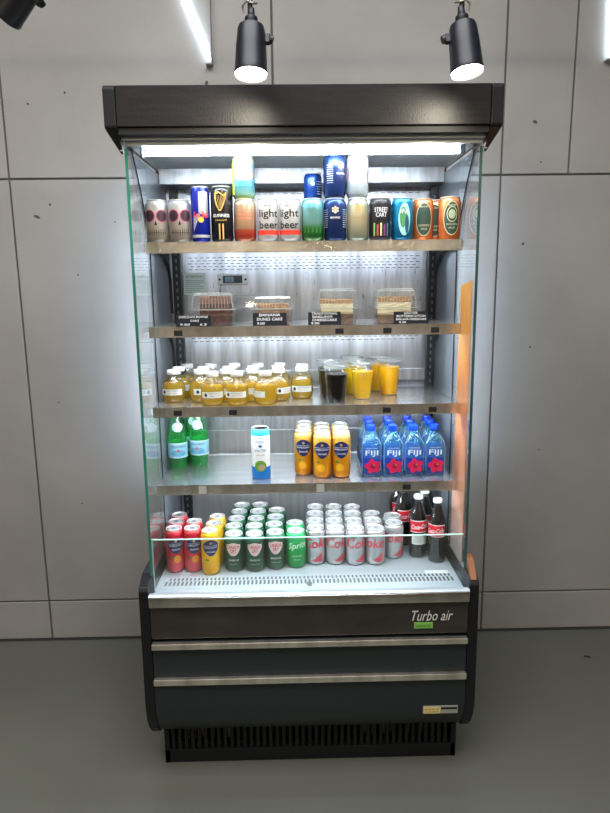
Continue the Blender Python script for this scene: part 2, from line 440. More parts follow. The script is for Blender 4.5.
# back panel, duct, rails, slots
bm = bmesh.new(); box(bm, -.4735, .4735, .56, .58, .58, 1.895)
def slots(zc, n0=-.40, n1=.40, w=.013, pitch=.021, hh=.0022, ph=0):
    x = n0+ph
    while x < n1:
        box(bm, x, x+w, .5590, .5602, zc-hh/2, zc+hh/2, 0, 1); x += pitch
for i, z in enumerate((1.602, 1.592, 1.582, 1.572, 1.562)): slots(z, ph=.008*(i % 2))
for i, z in enumerate((1.322, 1.311)): slots(z, ph=.008*(i % 2), w=.014)
for z in (1.814,): slots(z, w=.016, pitch=.024)
part('back_panel', bm, [M_liner, M_dark])
# lower half of the back is a second, slightly proud sheet
bm = bmesh.new(); box(bm, -.458, .458, .548, .5585, .60, .985, .001); part('lower_back_sheet', bm, mat('grey_back_sheet', (.48, .49, .51, 1), .35, .7, noise=(8, .15, (8, 8, .4))))
bm = bmesh.new(); box(bm, -.459, .459, .535, .5585, 1.165, 1.205, .001); part('back_ledge', bm, M_liner)
bm = bmesh.new(); box(bm, -.463, .463, .44, .5585, 1.830, 1.878, .001); part('air_duct', bm, M_liner)
for x in (-.433, .447):
    bm = bmesh.new(); box(bm, x-.014, x+.014, .505, .53, .62, 1.825, .001)
    z = .66
    while z < 1.80:
        box(bm, x-.003, x+.003, .5042, .5052, z, z+.012, 0, 1); z += .025
    part('shelf_rail', bm, [M_rail, mat('rail_slot', rgb(96, 100, 106), .5, .3)])
# water beads on the back panel
bm = bmesh.new()
for i in range(170):
    x = random.uniform(-.36, .42); z = random.choice((random.uniform(1.0, 1.11), random.uniform(1.0, 1.11), random.uniform(1.42, 1.55)))
    L = random.choice((.002, .003, .008, .018))
    box(bm, x, x+.0016, .5586, .5594, z, z+L)
part('condensation', bm, clear('water_bead', (.55, .6, .62, 1), None, 0, .05, 1.33))

# shelves
NOTCH = {1: [], 2: [-.3757, .0999, .2422, .3845], 3: [-.3877, -.2217, .2426, .3819], 4: [.3064]}
TAGS = {4: [-.3219, .0397]}
FY = {1: .180, 2: .165, 3: .158, 4: .152}
for i, z in ((1, H1), (2, H2), (3, H3), (4, H4)):
    f = FY[i]
    bm = bmesh.new(); box(bm, -SW, SW, f+.003, .50, z-.008, z, .0005)
    sh = part('shelf', bm, M_shelf)
    bm = bmesh.new(); box(bm, -SW, SW, f, f+.0028, z-.030, z+.0012, .0006)
    box(bm, -SW, SW, f-.0012, f, z-.030, z-.027); box(bm, -SW, SW, f-.0012, f, z-.002, z+.0012)
    for q in NOTCH[i]: box(bm, q-.012, q+.012, f-.0016, f+.001, z-.025, z-.009, 0, 1)
    from_bm('price_channel', bm, [M_chan, M_dark], sh)
    for q in TAGS.get(i, []):
        bm = bmesh.new(); box(bm, q-.012, q+.012, f-.0022, f-.0013, z-.028, z-.003); from_bm('channel_tag', bm, mat('grey_tag', rgb(176, 178, 176), .5), sh)
    bm = bmesh.new(); box(bm, -.44, .44, f+.012, f+.026, z-.022, z-.0085, .002)
    from_bm('light_strip', bm, M_led3 if i < 2 else M_led2, sh)
    for s in (-1, 1):
        bm = bmesh.new(); prism_yz(bm, [(f+.06, z-.0085), (.504, z-.0085), (.504, z-.075), (.47, z-.072), (.40, z-.030)], s*.4555, s*.4585)
        from_bm('bracket', bm, M_rail, sh)
# black tubes added for the dark shade beside the rails
for s in (-1, 1):
    for z in (H1, H2, H3):
        bm = bmesh.new(); b0 = z-.04
        tube(bm, [(s*.448, .22, z-.0125), (s*.452, .30, z-.018), (s*.453, .40, z-.030), (s*.452, .46, z-.058), (s*.452, .485, z-.10), (s*.453, .492, z-.16), (s*.452, .494, z-.215)], .0052, 8)
        part('dark_shade_tube', bm, M_dark)

# notice stickers on the back panel
def sticker(x0, x1, z0, z1):
    bm = bmesh.new(); box(bm, x0, x1, .5580, .5588, z0, z1); s_ = part('notice_sticker', bm, mat('pale_green_notice', rgb(226, 240, 230), .5))
    s_['label'] = 'pale notice sticker inside the back'
    text('lettering', 'ATTENTION', mat('dark_green_print', rgb(70, 96, 84), .6), .0065, (x0+x1)/2, z1-.012, s_, off=-.5574, width=.062)
    bm = bmesh.new()
    for k in range(7):
        zz = z1-.024-k*.0068; box(bm, x0+.006, x1-.006-.012*(k % 3 == 2), .5574, .5579, zz-.0022, zz, 0, 0)
    from_bm('text_line', bm, mat('pale_blue_print', rgb(150, 176, 186), .6), s_)
sticker(-.431+.012, -.343, 1.4755, 1.5505)

# graphics on the front
lt = text('logo_lettering', 'Turbo air', mat('silver_logo', rgb(235, 235, 232), .4, 0), .033, .3625, .540, FR, off=-.0008, width=.122, shear=.35)
lt.location.y = -.0008
bm = bmesh.new(); box(bm, .3085, .3645, -.0006, .0016, .499, .5185, .0004); gs = part('green_badge', bm, mat('green_badge_plastic', rgb(132, 196, 92), .4))
text('lettering', 'natural', mat('dark_green_text', rgb(36, 92, 44), .4), .009, .3365, .5087, gs, off=.0010, width=.044, shear=.2)
bm = bmesh.new(); box(bm, .342, .4485, .0005, .006, .2136, .2382, .0004); box(bm, .3435, .395, -.0002, .003, .2150, .2368, 0, 1); box(bm, .397, .446, -.0002, .003, .2280, .2345, 0, 2)
rp = part('rating_plate', bm, [mat('silver_plate', rgb(176, 176, 168), .35, .3), mat('cream_label', rgb(232, 212, 142), .5), M_dark])
text('lettering', 'CAUTION 115V', mat('brown_text', rgb(120, 84, 40), .6), .005, .369, .229, rp, off=.0006, width=.044)
text('lettering', 'SELF CONTAINED UNIT', MATS['brown_text'], .004, .369, .2205, rp, off=.0006, width=.044)

# thermometer clipped to the back
th = thing('thermometer', 'small white digital thermometer with dark screen on the refrigerator back wall', 'thermometer', (-.246, .553, 1.527))
bm = bmesh.new(); box(bm, -.053, .053, -.006, .0045, -.018, .018, .003); from_bm('housing', bm, mat('cream_white_plastic', rgb(236, 236, 232), .4), th)
bm = bmesh.new(); box(bm, -.034, .034, -.0095, -.0062, -.0125, .0135, .002); from_bm('screen_bezel', bm, mat('dark_blue_grey_plastic', rgb(40, 50, 62), .3), th)
bm = bmesh.new(); box(bm, -.026, .004, -.0104, -.0097, -.0085, .0095, .0003); from_bm('screen', bm, mat('grey_blue_screen', rgb(132, 158, 176), .3), th)
text('digits', '3.2', mat('dark_digits', rgb(40, 52, 60), .4), .011, -.012, .0005, th, off=.0108)
for s in (-1, 1):
    bm = bmesh.new(); lathe(bm, [(.004, 0), (.004, .002)], 12); o = from_bm('screw', bm, M_dark, th, (s*.045, -.0062, 0), (PI/2, 0, 0))
bm = bmesh.new(); tube(bm, [(-.040, -.004, -.017), (-.046, -.006, -.035), (-.040, -.006, -.06), (-.03, -.005, -.075)], .0016, 6); from_bm('probe_wire', bm, M_dark, th)

# ------------------------------------------------------------------ cans
def can_root(name, label, cat, R, H, body_mat, group=None, lid_mat=None, neck=.80):
    t = thing(name, label, cat, group=group)
    bm = bmesh.new()
    nk = R*neck
    lathe(bm, [(R*.74, 0), (R*.80, .001), (R*.93, .006), (R, .012), (R, H*.5), (R, H-.020), (R*.985, H-.015), (R*.93, H-.009), (nk+.001, H-.004), (nk, H-.0035)], 36, cap1=True)
    from_bm('body', bm, body_mat, t, angle=35)
    bm = bmesh.new()
    lathe(bm, [(nk+.0006, H-.0036), (nk+.0022, H-.0022), (nk+.0022, H-.0006), (nk+.001, H), (nk-.0006, H-.0005), (nk-.0020, H-.0045), (nk-.0036, H-.0046), (nk-.0046, H-.0030), (.004, H-.0029), (.0005, H-.0029)], 32, cap0=False)
    lid = from_bm('lid', bm, lid_mat or M_alu, t, angle=35)
    bm = bmesh.new()
    for k in range(16):
        pass
    lathe(bm, [(.0078, 0), (.0082, .0006), (.0078, .0012)], 16)
    for v in bm.verts: v.co.x *= .82; v.co.y = v.co.y*1.25-.001
    from_bm('pull_tab', bm, M_alud, lid, (0, 0, H-.0028))
    return t

SH = .122; SR = .0325
silver = (.74, .75, .77, 1)

def mk_skull():
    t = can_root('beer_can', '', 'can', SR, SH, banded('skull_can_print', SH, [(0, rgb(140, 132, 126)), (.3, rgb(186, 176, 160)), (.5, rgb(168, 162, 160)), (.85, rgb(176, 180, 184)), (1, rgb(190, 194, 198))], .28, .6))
    ring = mat('pink_ring_print', rgb(178, 78, 110), .4); dk = mat('maroon_print', rgb(44, 14, 38), .4)
    for s in (-1, 1):
        b = patch('eye_ring', ring, SR, ell(s*.0185, .076, .0172, .0180), t)
        patch('eye_socket', dk, SR, ell(s*.0185, .076, .0145, .0152), b, .0009)
    patch('nose', dk, SR, quad(((-.004, .050), (0, .050)), (.052, .062)) , t)
    patch('nose', dk, SR, quad(((0, .050), (.004, .050)), (.062, .052)), t)
    for k in range(9):
        u = -.026+k*.0065; patch('tooth_line', dk, SR, rect(u, u+.0016, .020+.003*abs(k-4)/4, .036+.004*abs(k-4)/4, 1), t)
    patch('jaw_line', dk, SR, rect(-.030, .030, .028, .0292, 16), t)
    return t
def mk_energy():
    R, H = .0272, .157
    t = can_root('energy_drink_can', 'slim blue and silver energy drink can between a skull can and the black stout', 'can', R, H,
                 mat('energy_blue', rgb(24, 40, 150), .22, .45), lid_mat=M_alu, neck=.84)
    sil = mat('energy_silver', rgb(198, 204, 214), .25, .6)
    patch('silver_panel', sil, R, quad(((-.006, .082), (.024, .072)), (.142, .142)), t)
    patch('silver_panel', sil, R, quad(((-.024, .030), (-.004, .072)), (.072, .082)), t)
    patch('bottom_band', sil, R, rect(-.040, .040, .014, .022, 18), t)
    text('lettering', 'Red Bull', M_red, .017, 0, .078, t, R, .0012, width=.044, bold=.02)
    patch('badge', mat('amber_badge', rgb(226, 170, 60), .4), R, ell(0, .064, .008, .008), t, .0008)
    return t
def mk_stout():
    R, H = SR, .158
    t = can_root('stout_can', 'tall black stout can with a gold harp on the top shelf', 'can', R, H, mat('stout_black', rgb(20, 20, 24), .25, .2))
    hp = []
    bm = bmesh.new()
    def strip(pts, w):
        prev = None
        for (u, z) in pts:
            c = (bm.verts.new(wrap_pt(u-w, z, R, .0005)), bm.verts.new(wrap_pt(u+w, z, R, .0005)))
            if prev: bm.faces.new([prev[0], prev[1], c[1], c[0]])
            prev = c
    strip([(-.016, .138), (-.016, .122), (-.012, .104), (-.003, .088)], .0022)
    strip([(.015, .138), (.013, .122), (.008, .106), (-.001, .088)], .0016)
    strip([(-.016, .138), (-.008, .1345)], .002); 
    for a, b in (((-.010, .132), (-.006, .100)), ((-.005, .130), (-.002, .096)), ((0, .130), (.000, .094)), ((.005, .132), (.003, .100)), ((.010, .135), (.006, .106))):
        strip([a, b], .0006)
    prev = None
    for i in range(9):
        u = -.017+.034*i/8; z = .136+.005*math.sin(PI*2*i/8); c = (bm.verts.new(wrap_pt(u, z-.002, R, .0006)), bm.verts.new(wrap_pt(u, z+.002, R, .0006)))
        if prev: bm.faces.new([prev[0], c[0], c[1], prev[1]])
        prev = c
    from_bm('harp_print', bm, M_gold, t)
    text('lettering', 'GUINNESS', M_wht, .009, 0, .075, t, R, .0008, width=.050)
    text('lettering', 'DRAUGHT', M_gold, .005, 0, .062, t, R, .0008, width=.034)
    for s in (-1, 1): patch('gold_stripe', M_gold, R, rect(s*.005-.0022, s*.005+.0022, .008, .052, 2), t)
    return t
def mk_plain(name, key, stops, rough=.27, metal=.62, lid=None):
    return can_root(name, '', 'can', SR, SH, banded(key, SH, stops, rough, metal), lid_mat=lid)

def mk_tan():
    t = mk_plain('beer_can', 'tan_can_print', [(0, rgb(150, 120, 96)), (.14, rgb(190, 60, 50)), (.28, rgb(196, 96, 70)), (.33, rgb(178, 146, 116)), (.6, rgb(196, 150, 120)), (1, rgb(196, 182, 160))])
    text('lettering', 'PALE ALE', mat('brick_print', rgb(170, 74, 60), .5), .009, 0, .078, t, SR, .0007, width=.042)
    patch('printed_line', MATS['brick_print'], SR, rect(-.022, .022, .066, .068, 10), t)
    patch('printed_line', MATS['brick_print'], SR, rect(-.022, .022, .090, .0915, 10), t)
    return t
def mk_tropic():
    t = mk_plain('seltzer_can', 'pastel_can_print', [(0, rgb(200, 214, 96)), (.1, rgb(150, 206, 190)), (.3, rgb(90, 170, 196)), (.42, rgb(120, 190, 206)), (.5, rgb(214, 190, 160)), (.72, rgb(150, 196, 214)), (.9, rgb(226, 232, 180)), (1, rgb(240, 244, 230))])
    patch('teal_band', mat('teal_print', rgb(60, 150, 178), .4), SR, rect(-.028, .028, .034, .044, 14), t)
    patch('coral_panel', mat('coral_print', rgb(206, 160, 140), .4), SR, rect(-.012, .012, .050, .094, 6), t)
    patch('yellow_panel', mat('lemon_print', rgb(224, 220, 70), .4), SR, rect(-.044, -.029, .012, .098, 6), t)
    text('lettering', 'HARD\nSELTZER', M_wht, .020, 0, .074, t, SR, .0012, width=.036)
    return t
def mk_light():
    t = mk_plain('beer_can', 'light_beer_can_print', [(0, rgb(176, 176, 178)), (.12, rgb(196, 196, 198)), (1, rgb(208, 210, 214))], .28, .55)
    text('lettering', 'light', M_blk, .029, 0, .077, t, SR, .0009, width=.058, bold=.016)
    text('lettering', 'beer', M_blk, .022, 0, .048, t, SR, .0009, width=.058, bold=.016)
    text('small_lettering', 'MICRO', M_blk, .007, 0, .101, t, SR, .0007, width=.026)
    patch('red_band', mat('orange_red_print', rgb(214, 52, 36), .4), SR, rect(-.040, .040, .020, .033, 20), t)
    return t
def mk_forest():
    t = mk_plain('beer_can', 'forest_can_print', [(0, rgb(130, 150, 110)), (.12, rgb(40, 110, 50)), (.3, rgb(66, 140, 60)), (.42, rgb(110, 160, 150)), (.7, rgb(120, 176, 180)), (.9, rgb(110, 196, 210)), (1, rgb(160, 216, 224))])
    text('lettering', 'FRESH\nHOP', mat('pine_print', rgb(36, 84, 74), .5), .030, 0, .078, t, SR, .0008, width=.038)
    for k in range(5):
        u = -.024+k*.012; patch('tree_print', mat('tree_green', rgb(30, 92, 40), .5), SR, quad(((u-.005, .024), (u, .024)), (.026, .046), 2), t, .0006)
    return t
def mk_navy(top=False):
    t = mk_plain('beer_can', 'navy_can_print', [(0, rgb(30, 50, 100)), (.5, rgb(24, 38, 78)), (.9, rgb(34, 62, 120)), (1, rgb(60, 90, 150))], .22, .4)
    gold = mat('pale_gold_print', rgb(226, 204, 160), .4)
    bm = bmesh.new()
    for (du, dz) in [(0, 0), (.0062, .0036), (-.0062, .0036), (.0062, -.0036), (-.0062, -.0036), (0, .0072), (0, -.0072)]:
        vs = [bm.verts.new(wrap_pt(du+.0033*math.cos(PI/3*k), .088+dz+.0033*math.sin(PI/3*k), SR, .0006)) for k in range(6)]; bm.faces.new(vs)
    from_bm('hexagon_print', bm, gold, t)
    text('lettering', 'BREWING', M_wht, .0055, 0, .066, t, SR, .0008, width=.028)
    st = mat('pale_line_print', rgb(190, 206, 226), .4)
    for s in (-1, 1):
        for k in range(9): patch('fine_line', st, SR, rect(s*.034-.010, s*.034+.010, .040+k*.006, .0413+k*.006, 5), t)
    return t
def mk_pearl():
    t = mk_plain('beer_can', 'pearl_can_print', [(0, rgb(190, 200, 210)), (.3, rgb(200, 216, 222)), (.5, rgb(226, 186, 206)), (.75, rgb(240, 222, 214)), (1, rgb(250, 246, 238))])
    text('lettering', 'HAZY IPA', mat('mauve_print', rgb(150, 84, 116), .5), .009, 0, .062, t, SR, .0008, width=.040)
    patch('emblem', mat('pale_orange_print', rgb(232, 186, 120), .5), SR, ell(0, .086, .009, .009), t, .0006)
    return t
def mk_cream():
    t = mk_plain('beer_can', 'cream_gold_can_print', [(0, rgb(150, 166, 150)), (.2, rgb(176, 176, 150)), (.5, rgb(196, 182, 146)), (.9, rgb(190, 196, 176)), (1, rgb(200, 210, 206))])
    text('lettering', 'LAGER', mat('umber_print', rgb(110, 84, 60), .5), .009, 0, .066, t, SR, .0008, width=.034)
    patch('emblem', mat('tan_emblem_print', rgb(176, 140, 90), .5), SR, rect(-.008, .008, .080, .100, 5), t, .0006)
    return t
def mk_street():
    t = mk_plain('beer_can', 'black_art_can_print', [(0, rgb(46, 40, 44)), (.5, rgb(28, 26, 32)), (1, rgb(44, 42, 50))], .28, .25)
    text('lettering', 'STREET\nCART', M_wht, .026, 0, .080, t, SR, .0008, width=.040)
    for k, (u, c) in enumerate(((-.020, rgb(120, 170, 90)), (-.010, rgb(180, 84, 60)), (.0, rgb(206, 190, 150)), (.010, rgb(130, 60, 110)), (.020, rgb(60, 120, 150)))):
        patch('graffiti_bar', mat('graffiti_%s' % 'abcde'[k], c, .5), SR, rect(u-.003, u+.002, .014, .050-.004*(k % 2), 2), t, .0006)
    return t
def mk_teal():
    t = mk_plain('beer_can', 'teal_can_print', [(0, rgb(20, 104, 150)), (.5, rgb(30, 130, 176)), (.9, rgb(40, 140, 186)), (1, rgb(80, 170, 206))])
    pale = mat('pale_aqua_print', rgb(150, 206, 206), .4); gr = mat('leaf_green_print', rgb(70, 130, 84), .4)
    a = patch('front_panel', pale, SR, ell(0, .060, .018, .046), t)
    patch('tree_print', gr, SR, ell(-.004, .066, .010, .030), a, .0008)
    patch('tree_print', mat('deep_teal_print', rgb(20, 84, 110), .4), SR, ell(.007, .046, .006, .026), a, .0010)
    text('lettering', 'IPA', M_wht, .012, 0, .082, t, SR, .0014)
    return t
def mk_orange():
    t = mk_plain('beer_can', 'orange_can_print', [(0, rgb(224, 120, 64)), (.5, rgb(232, 130, 70)), (.9, rgb(240, 150, 96)), (1, rgb(236, 170, 130))])
    cr = mat('cream_ring_print', rgb(214, 208, 176), .5); dg = mat('bottle_green_print', rgb(38, 66, 56), .5); pg = mat('sage_print', rgb(168, 182, 150), .5)
    a = patch('oval_ring', cr, SR, ell(0, .061, .0245, .048, 18), t)
    b = patch('oval_badge', dg, SR, ell(0, .061, .0225, .0455, 18), a, .0008)
    patch('arch_ring', cr, SR, ell(0, .072, .0150, .0220), b, .0012)
    patch('arch_field', dg, SR, ell(0, .072, .0130, .0200), b, .0015)
    patch('globe_print', pg, SR, ell(0, .072, .0100, .0130), b, .0018)
    text('lettering', 'GOLDEN', cr, .0055, 0, .044, t, SR, .0014, width=.032)
    text('lettering', 'ALE', cr, .005, 0, .034, t, SR, .0014, width=.018)
    text('lettering', 'PILSNER', cr, .0045, 0, .097, t, SR, .0014, width=.024)
    return t

Y1 = .216
Z1 = H1
def put(t, x, y, z, label, rz=None):
    t.location = (x, y, z); t.rotation_euler = (0, 0, rz if rz is not None else random.uniform(-.15, .15)); t['label'] = label
    return t
sk = put(mk_skull(), -.4300, Y1, Z1, 'silver beer can with skull face, at the glass-side end of the top shelf', .05)
dup(sk, (-.3635, Y1, Z1), .12, 'silver beer can with skull face, right next to the slim blue energy drink', None)
put(mk_energy(), -.302, Y1-.004, Z1, 'slim blue and silver energy drink can between a skull can and the black stout', .15)
put(mk_stout(), -.240, Y1, Z1, 'tall black stout can with a gold harp print on the top shelf', 0)
put(mk_tan(), -.1735, Y1, Z1, 'tan beer can with red lower band, carrying a pastel can on top', .1)
put(mk_tropic(), -.1745, Y1, Z1+SH, 'pastel yellow and teal seltzer can stacked on the tan can', .0)
lb = put(mk_light(), -.1065, Y1, Z1, 'silver light beer can with red band, beside the tan can', .12)
dup(lb, (-.0405, Y1, Z1), -.10, 'silver light beer can with red band, beside the teal and green forest can', None)
put(mk_forest(), .0255, Y1, Z1, 'pale teal beer can with green forest base, between light beer and navy cans', .0)
nv = put(mk_navy(), .0915, Y1, Z1, 'navy beer can with gold hexagon emblem standing on the top shelf', -.05)
dup(nv, (.0900, Y1-.001, Z1+SH), .55, 'navy blue can stacked over the hexagon can, beside the pearly pink can', None)
put(mk_pearl(), .1565, Y1, Z1+SH, 'pearly pink and white can stacked on the cream gold can', -.05)
put(mk_cream(), .1575, Y1, Z1, 'cream gold beer can underneath the pearly pink can', .05)
put(mk_street(), .2235, Y1, Z1, 'black beer can with white lettering between the cream gold and teal cans', .0)
put(mk_teal(), .2895, Y1, Z1, 'bright teal beer can with pale tree panel beside the orange cans', .05)
og = put(mk_orange(), .4270, .208, Z1, 'orange beer can with green oval badge, front one at the shelf end by the glass', .0)
dup(og, (.3545, .240, Z1), -.05, 'orange beer can with green oval badge, beside the teal can', None)
dup(og, (.4010, .276, Z1), -.30, 'orange beer can standing behind the two orange cans in front', None)
# smaller blue stack behind
sb = dup(nv, (.0290, .300, Z1), .3, 'blue beer can hidden behind the teal forest can, under another blue can', None)
R2 = .0300
t = thing('beer_can', 'smaller bright blue can stacked behind the teal forest and navy cans', 'can', (.0290, .300, Z1+SH), .2)
bm = bmesh.new(); lathe(bm, [(.020, 0), (.025, .004), (.0275, .010), (.0275, .068), (.0265, .074), (.0225, .082)], 30); from_bm('body', bm, mat('bright_blue_can', rgb(34, 74, 158), .25, .4), t, angle=35)
bm = bmesh.new(); lathe(bm, [(.0225, .0815), (.0245, .083), (.0240, .0855), (.022, .083), (.004, .083)], 28, cap0=False); from_bm('lid', bm, M_alu, t, angle=35)
patch('emblem', M_wht, .0275, ell(-.006, .052, .006, .006), t)
for k in range(6): patch('fine_line', MATS['pale_line_print'], .0275, rect(.006, .022, .022+k*.007, .0235+k*.007, 4), t)

# ------------------------------------------------------------------ slim sparkling fruit cans (shelf 4 + deck)
PR, PH = .0288, .145
def mk_fruit(kind):
    if kind == 'lemon':
        t = can_root('fruit_soda_can', '', 'can', PR, PH, banded('amber_soda_print', PH, [(0, rgb(206, 128, 16)), (.2, rgb(226, 150, 20)), (.5, rgb(216, 150, 34)), (.8, rgb(226, 172, 62)), (1, rgb(240, 210, 130))], .3, .3), lid_mat=M_alu)
        fr = mat('lemon_yellow_print', rgb(242, 180, 40), .4)
    elif kind == 'gold':
        t = can_root('fruit_soda_can', '', 'can', PR, PH, banded('gold_soda_print', PH, [(0, rgb(236, 170, 10)), (.4, rgb(246, 190, 20)), (1, rgb(240, 196, 60))], .3, .2), lid_mat=M_alu)
        fr = mat('lemon_yellow_print', rgb(242, 180, 40), .4)
    else:
        t = can_root('fruit_soda_can', '', 'can', PR, PH, banded('red_soda_print', PH, [(0, rgb(228, 96, 110)), (.28, rgb(232, 90, 100)), (.36, rgb(206, 40, 60)), (.9, rgb(208, 44, 62)), (1, rgb(226, 120, 120))], .3, .2), lid_mat=M_alu)
        fr = mat('orange_fruit_print', rgb(238, 150, 50), .4)
    bm = bmesh.new(); prev = None; n = 18
    for i in range(n+1):
        u = -.0265+.053*i/n; q = abs(u)/.0265
        top = .120 - .016*q**2.0; bot = .066 + .024*q**1.8 if q < 1 else .09
        cur = (bm.verts.new(wrap_pt(u, bot, PR, .0005)), bm.verts.new(wrap_pt(u, top, PR, .0005)))
        if prev: bm.faces.new([prev[0], cur[0], cur[1], prev[1]])
        prev = cur
    from_bm('shield_badge', bm, M_navy, t)
    patch('badge_band', M_wht, PR, quad(((-.026, .1000), (.026, .1000)), (.1008, .1008), 14), t, .0008)
    text('lettering', 'SANPELLEGRINO', M_wht, .0055, 0, .0945, t, PR, .0010, width=.046)
    text('lettering', {'lemon': 'Limonata', 'gold': 'Limonata', 'blood': 'Aranciata'}[kind], M_wht, .0070, 0, .0815, t, PR, .0010, width=.028, shear=.2)
    patch('star_print', M_gold, PR, ell(0, .109, .004, .004, 8), t, .0010)
    patch('fruit_print', fr, PR, ell(-.004 if kind != 'blood' else .003, .036 if kind != 'blood' else .048, .012, .0125), t, .0005)
    patch('leaf_print', mat('leaf_print_green', rgb(84, 140, 50), .5), PR, ell(-.013, .054, .006, .0035), t, .0009)
    return t
lemon = mk_fruit('lemon'); first = True
for ci, (x, ys) in enumerate(((-.0100, (.256, .318, .380)), (.0500, (.222, .284, .346)), (.1100, (.222, .284, .346)))):
    cn = ('in the column nearest the coconut water', 'in the middle column of amber cans', 'in the column nearest the blue-capped water bottles')[ci]
    for ri, y in enumerate(ys):
        lab = 'slim amber fruit soda can, %s one %s' % (('front', 'second', 'rear')[ri], cn)
        xx = x + (.003 if ri and ci == 0 else 0) + .0015*ri
        if first: put(lemon, xx, y, H4, lab, .0); first = False
        else: dup(lemon, (xx, y, H4), random.uniform(-.12, .12), lab, 'amber fruit soda cans on the fourth shelf')
lemon['group'] = 'amber fruit soda cans on the fourth shelf'
blood = mk_fruit('blood'); gp = 'red fruit soda cans on the bottom deck'
blood['group'] = gp
put(blood, -.4300, .215, HD, 'slim red fruit soda can, front one beside the side glass', .35)
dup(blood, (-.3710, .215, HD), .3, 'slim red fruit soda can, front one beside the yellow can', gp)
dup(blood, (-.4325, .277, HD), .1, 'slim red fruit soda can, second from the front along the side glass', gp)
dup(blood, (-.3735, .275, HD), .2, 'slim red fruit soda can, second row, behind the one beside the yellow can', gp)
dup(blood, (-.4330, .338, HD), .2, 'slim red fruit soda can, rearmost one along the side glass', gp)
gold = mk_fruit('gold'); gg = 'yellow fruit soda cans on the bottom deck'; gold['group'] = gg
put(gold, -.3120, .193, HD, 'slim yellow fruit soda can standing in front of its row on the bottom deck', .2)
dup(gold, (-.3055, .254, HD), -.5, 'slim yellow fruit soda can, second from the front on the bottom deck', gg)
dup(gold, (-.3020, .316, HD), -.2, 'slim yellow fruit soda can, rear one on the bottom deck', gg)

# coconut water
R, H = .0297, .163
coco = thing('coconut_water_can', 'tall white coconut water can with blue base alone on the fourth shelf', 'can', (-.1450, .226, H4), 0)
bm = bmesh.new(); lathe(bm, [(R*.9, 0), (R, .004), (R, .060), (R, H-.014), (R*.97, H-.008), (R*.86, H-.003)], 36); from_bm('body', bm, banded('coconut_can_print', H, [(0, rgb(20, 120, 206)), (.24, rgb(30, 140, 216)), (.25, rgb(232, 236, 238)), (.85, rgb(232, 238, 240)), (.86, rgb(60, 190, 210)), (1, rgb(60, 190, 210))], .35, .1, 'CONSTANT'), coco, angle=35)
bm = bmesh.new(); lathe(bm, [(R*.86, H-.0032), (R*.90, H-.002), (R*.90, H), (R*.84, H), (R*.80, H-.003), (.003, H-.003)], 30, cap0=False); from_bm('lid', bm, M_alu, coco, angle=35)
gn = mat('coconut_green_print', rgb(96, 150, 50), .5); br = mat('coconut_flesh_print', rgb(176, 160, 130), .5)
b = patch('coconut_print', gn, R, ell(0, .044, .019, .018), coco)
patch('coconut_flesh', br, R, ell(.003, .040, .011, .010), b, .0009)
tb = mat('teal_text_print', rgb(40, 110, 150), .5)
text('lettering', 'COCONUT', tb, .008, 0, .122, coco, R, .0008, width=.042)
text('lettering', 'WATER', tb, .009, 0, .094, coco, R, .0008, width=.038)
text('small_lettering', 'with pulp', mat('mauve_text_print', rgb(110, 70, 90), .5), .006, 0, .080, coco, R, .0008, width=.026)
text('small_lettering', 'ORGANIC', mat('mauve_text_print', rgb(110, 70, 90), .5), .005, .002, .135, coco, R, .0008, width=.026)
patch('emblem', tb, R, ell(0, .108, .006, .004), coco, .0006)

# ------------------------------------------------------------------ ginger ale, lemon-lime, diet cola
def mk_ginger():
    t = can_root('soda_can', '', 'can', SR, SH, banded('ginger_ale_print', SH, [(0, rgb(70, 92, 70)), (.2, rgb(38, 78, 56)), (.8, rgb(30, 74, 54)), (1, rgb(90, 150, 124))], .28, .35))
    sh = mat('shield_blush_print', rgb(226, 206, 204), .45); prev = None
    bm = bmesh.new(); n = 16; W = .0235
    for i in range(n+1):
        u = -W+2*W*i/n; q = abs(u)/W
        top = .097+.003*math.cos(q*PI*1.0); bot = .056+.026*q**2.2
        cur = (bm.verts.new(wrap_pt(u, bot, SR, .0005)), bm.verts.new(wrap_pt(u, top, SR, .0005)))
        if prev: bm.faces.new([prev[0], cur[0], cur[1], prev[1]])
        prev = cur
    from_bm('shield_badge', bm, sh, t)
    text('lettering', 'CANADA\nDRY', mat('crimson_print', rgb(190, 34, 52), .4), .025, 0, .0795, t, SR, .0010, width=.040, bold=.02)
    text('small_lettering', 'GINGER ALE', M_wht, .006, 0, .042, t, SR, .0008, width=.034)
    text('small_lettering', 'CAFFEINE FREE', mat('sage_text_print', rgb(170, 196, 176), .5), .004, 0, .028, t, SR, .0008, width=.030)
    return t
ge = mk_ginger(); gg = 'dark green ginger ale cans on the bottom deck'; ge['group'] = gg
cols = [[(-.238, .218), (-.244, .286), (-.241, .353), (-.2375, .421), (-.233, .489)],
        [(-.1715, .215), (-.1768, .283), (-.1742, .352), (-.1712, .421), (-.1667, .489)],
        [(-.1050, .227), (-.1105, .295), (-.1078, .363), (-.1048, .431)]]
cn = ['beside the yellow cans', 'in the middle of the green block', 'beside the bright green cans']
rn = ['front', 'second', 'third', 'fourth', 'rearmost']; first = True
for c, pts in enumerate(cols):
    for r, (x, y) in enumerate(pts):
        lab = 'dark green ginger ale can, %s in the column %s' % (rn[r], cn[c])
        if first: put(ge, x, y, HD, lab, -.02); first = False
        else: dup(ge, (x, y, HD), random.uniform(-.2, .2), lab, gg)
sp = can_root('soda_can', '', 'can', SR, SH, banded('lime_soda_print', SH, [(0, rgb(0, 130, 60)), (.5, rgb(0, 158, 74)), (1, rgb(60, 200, 120))], .28, .3))
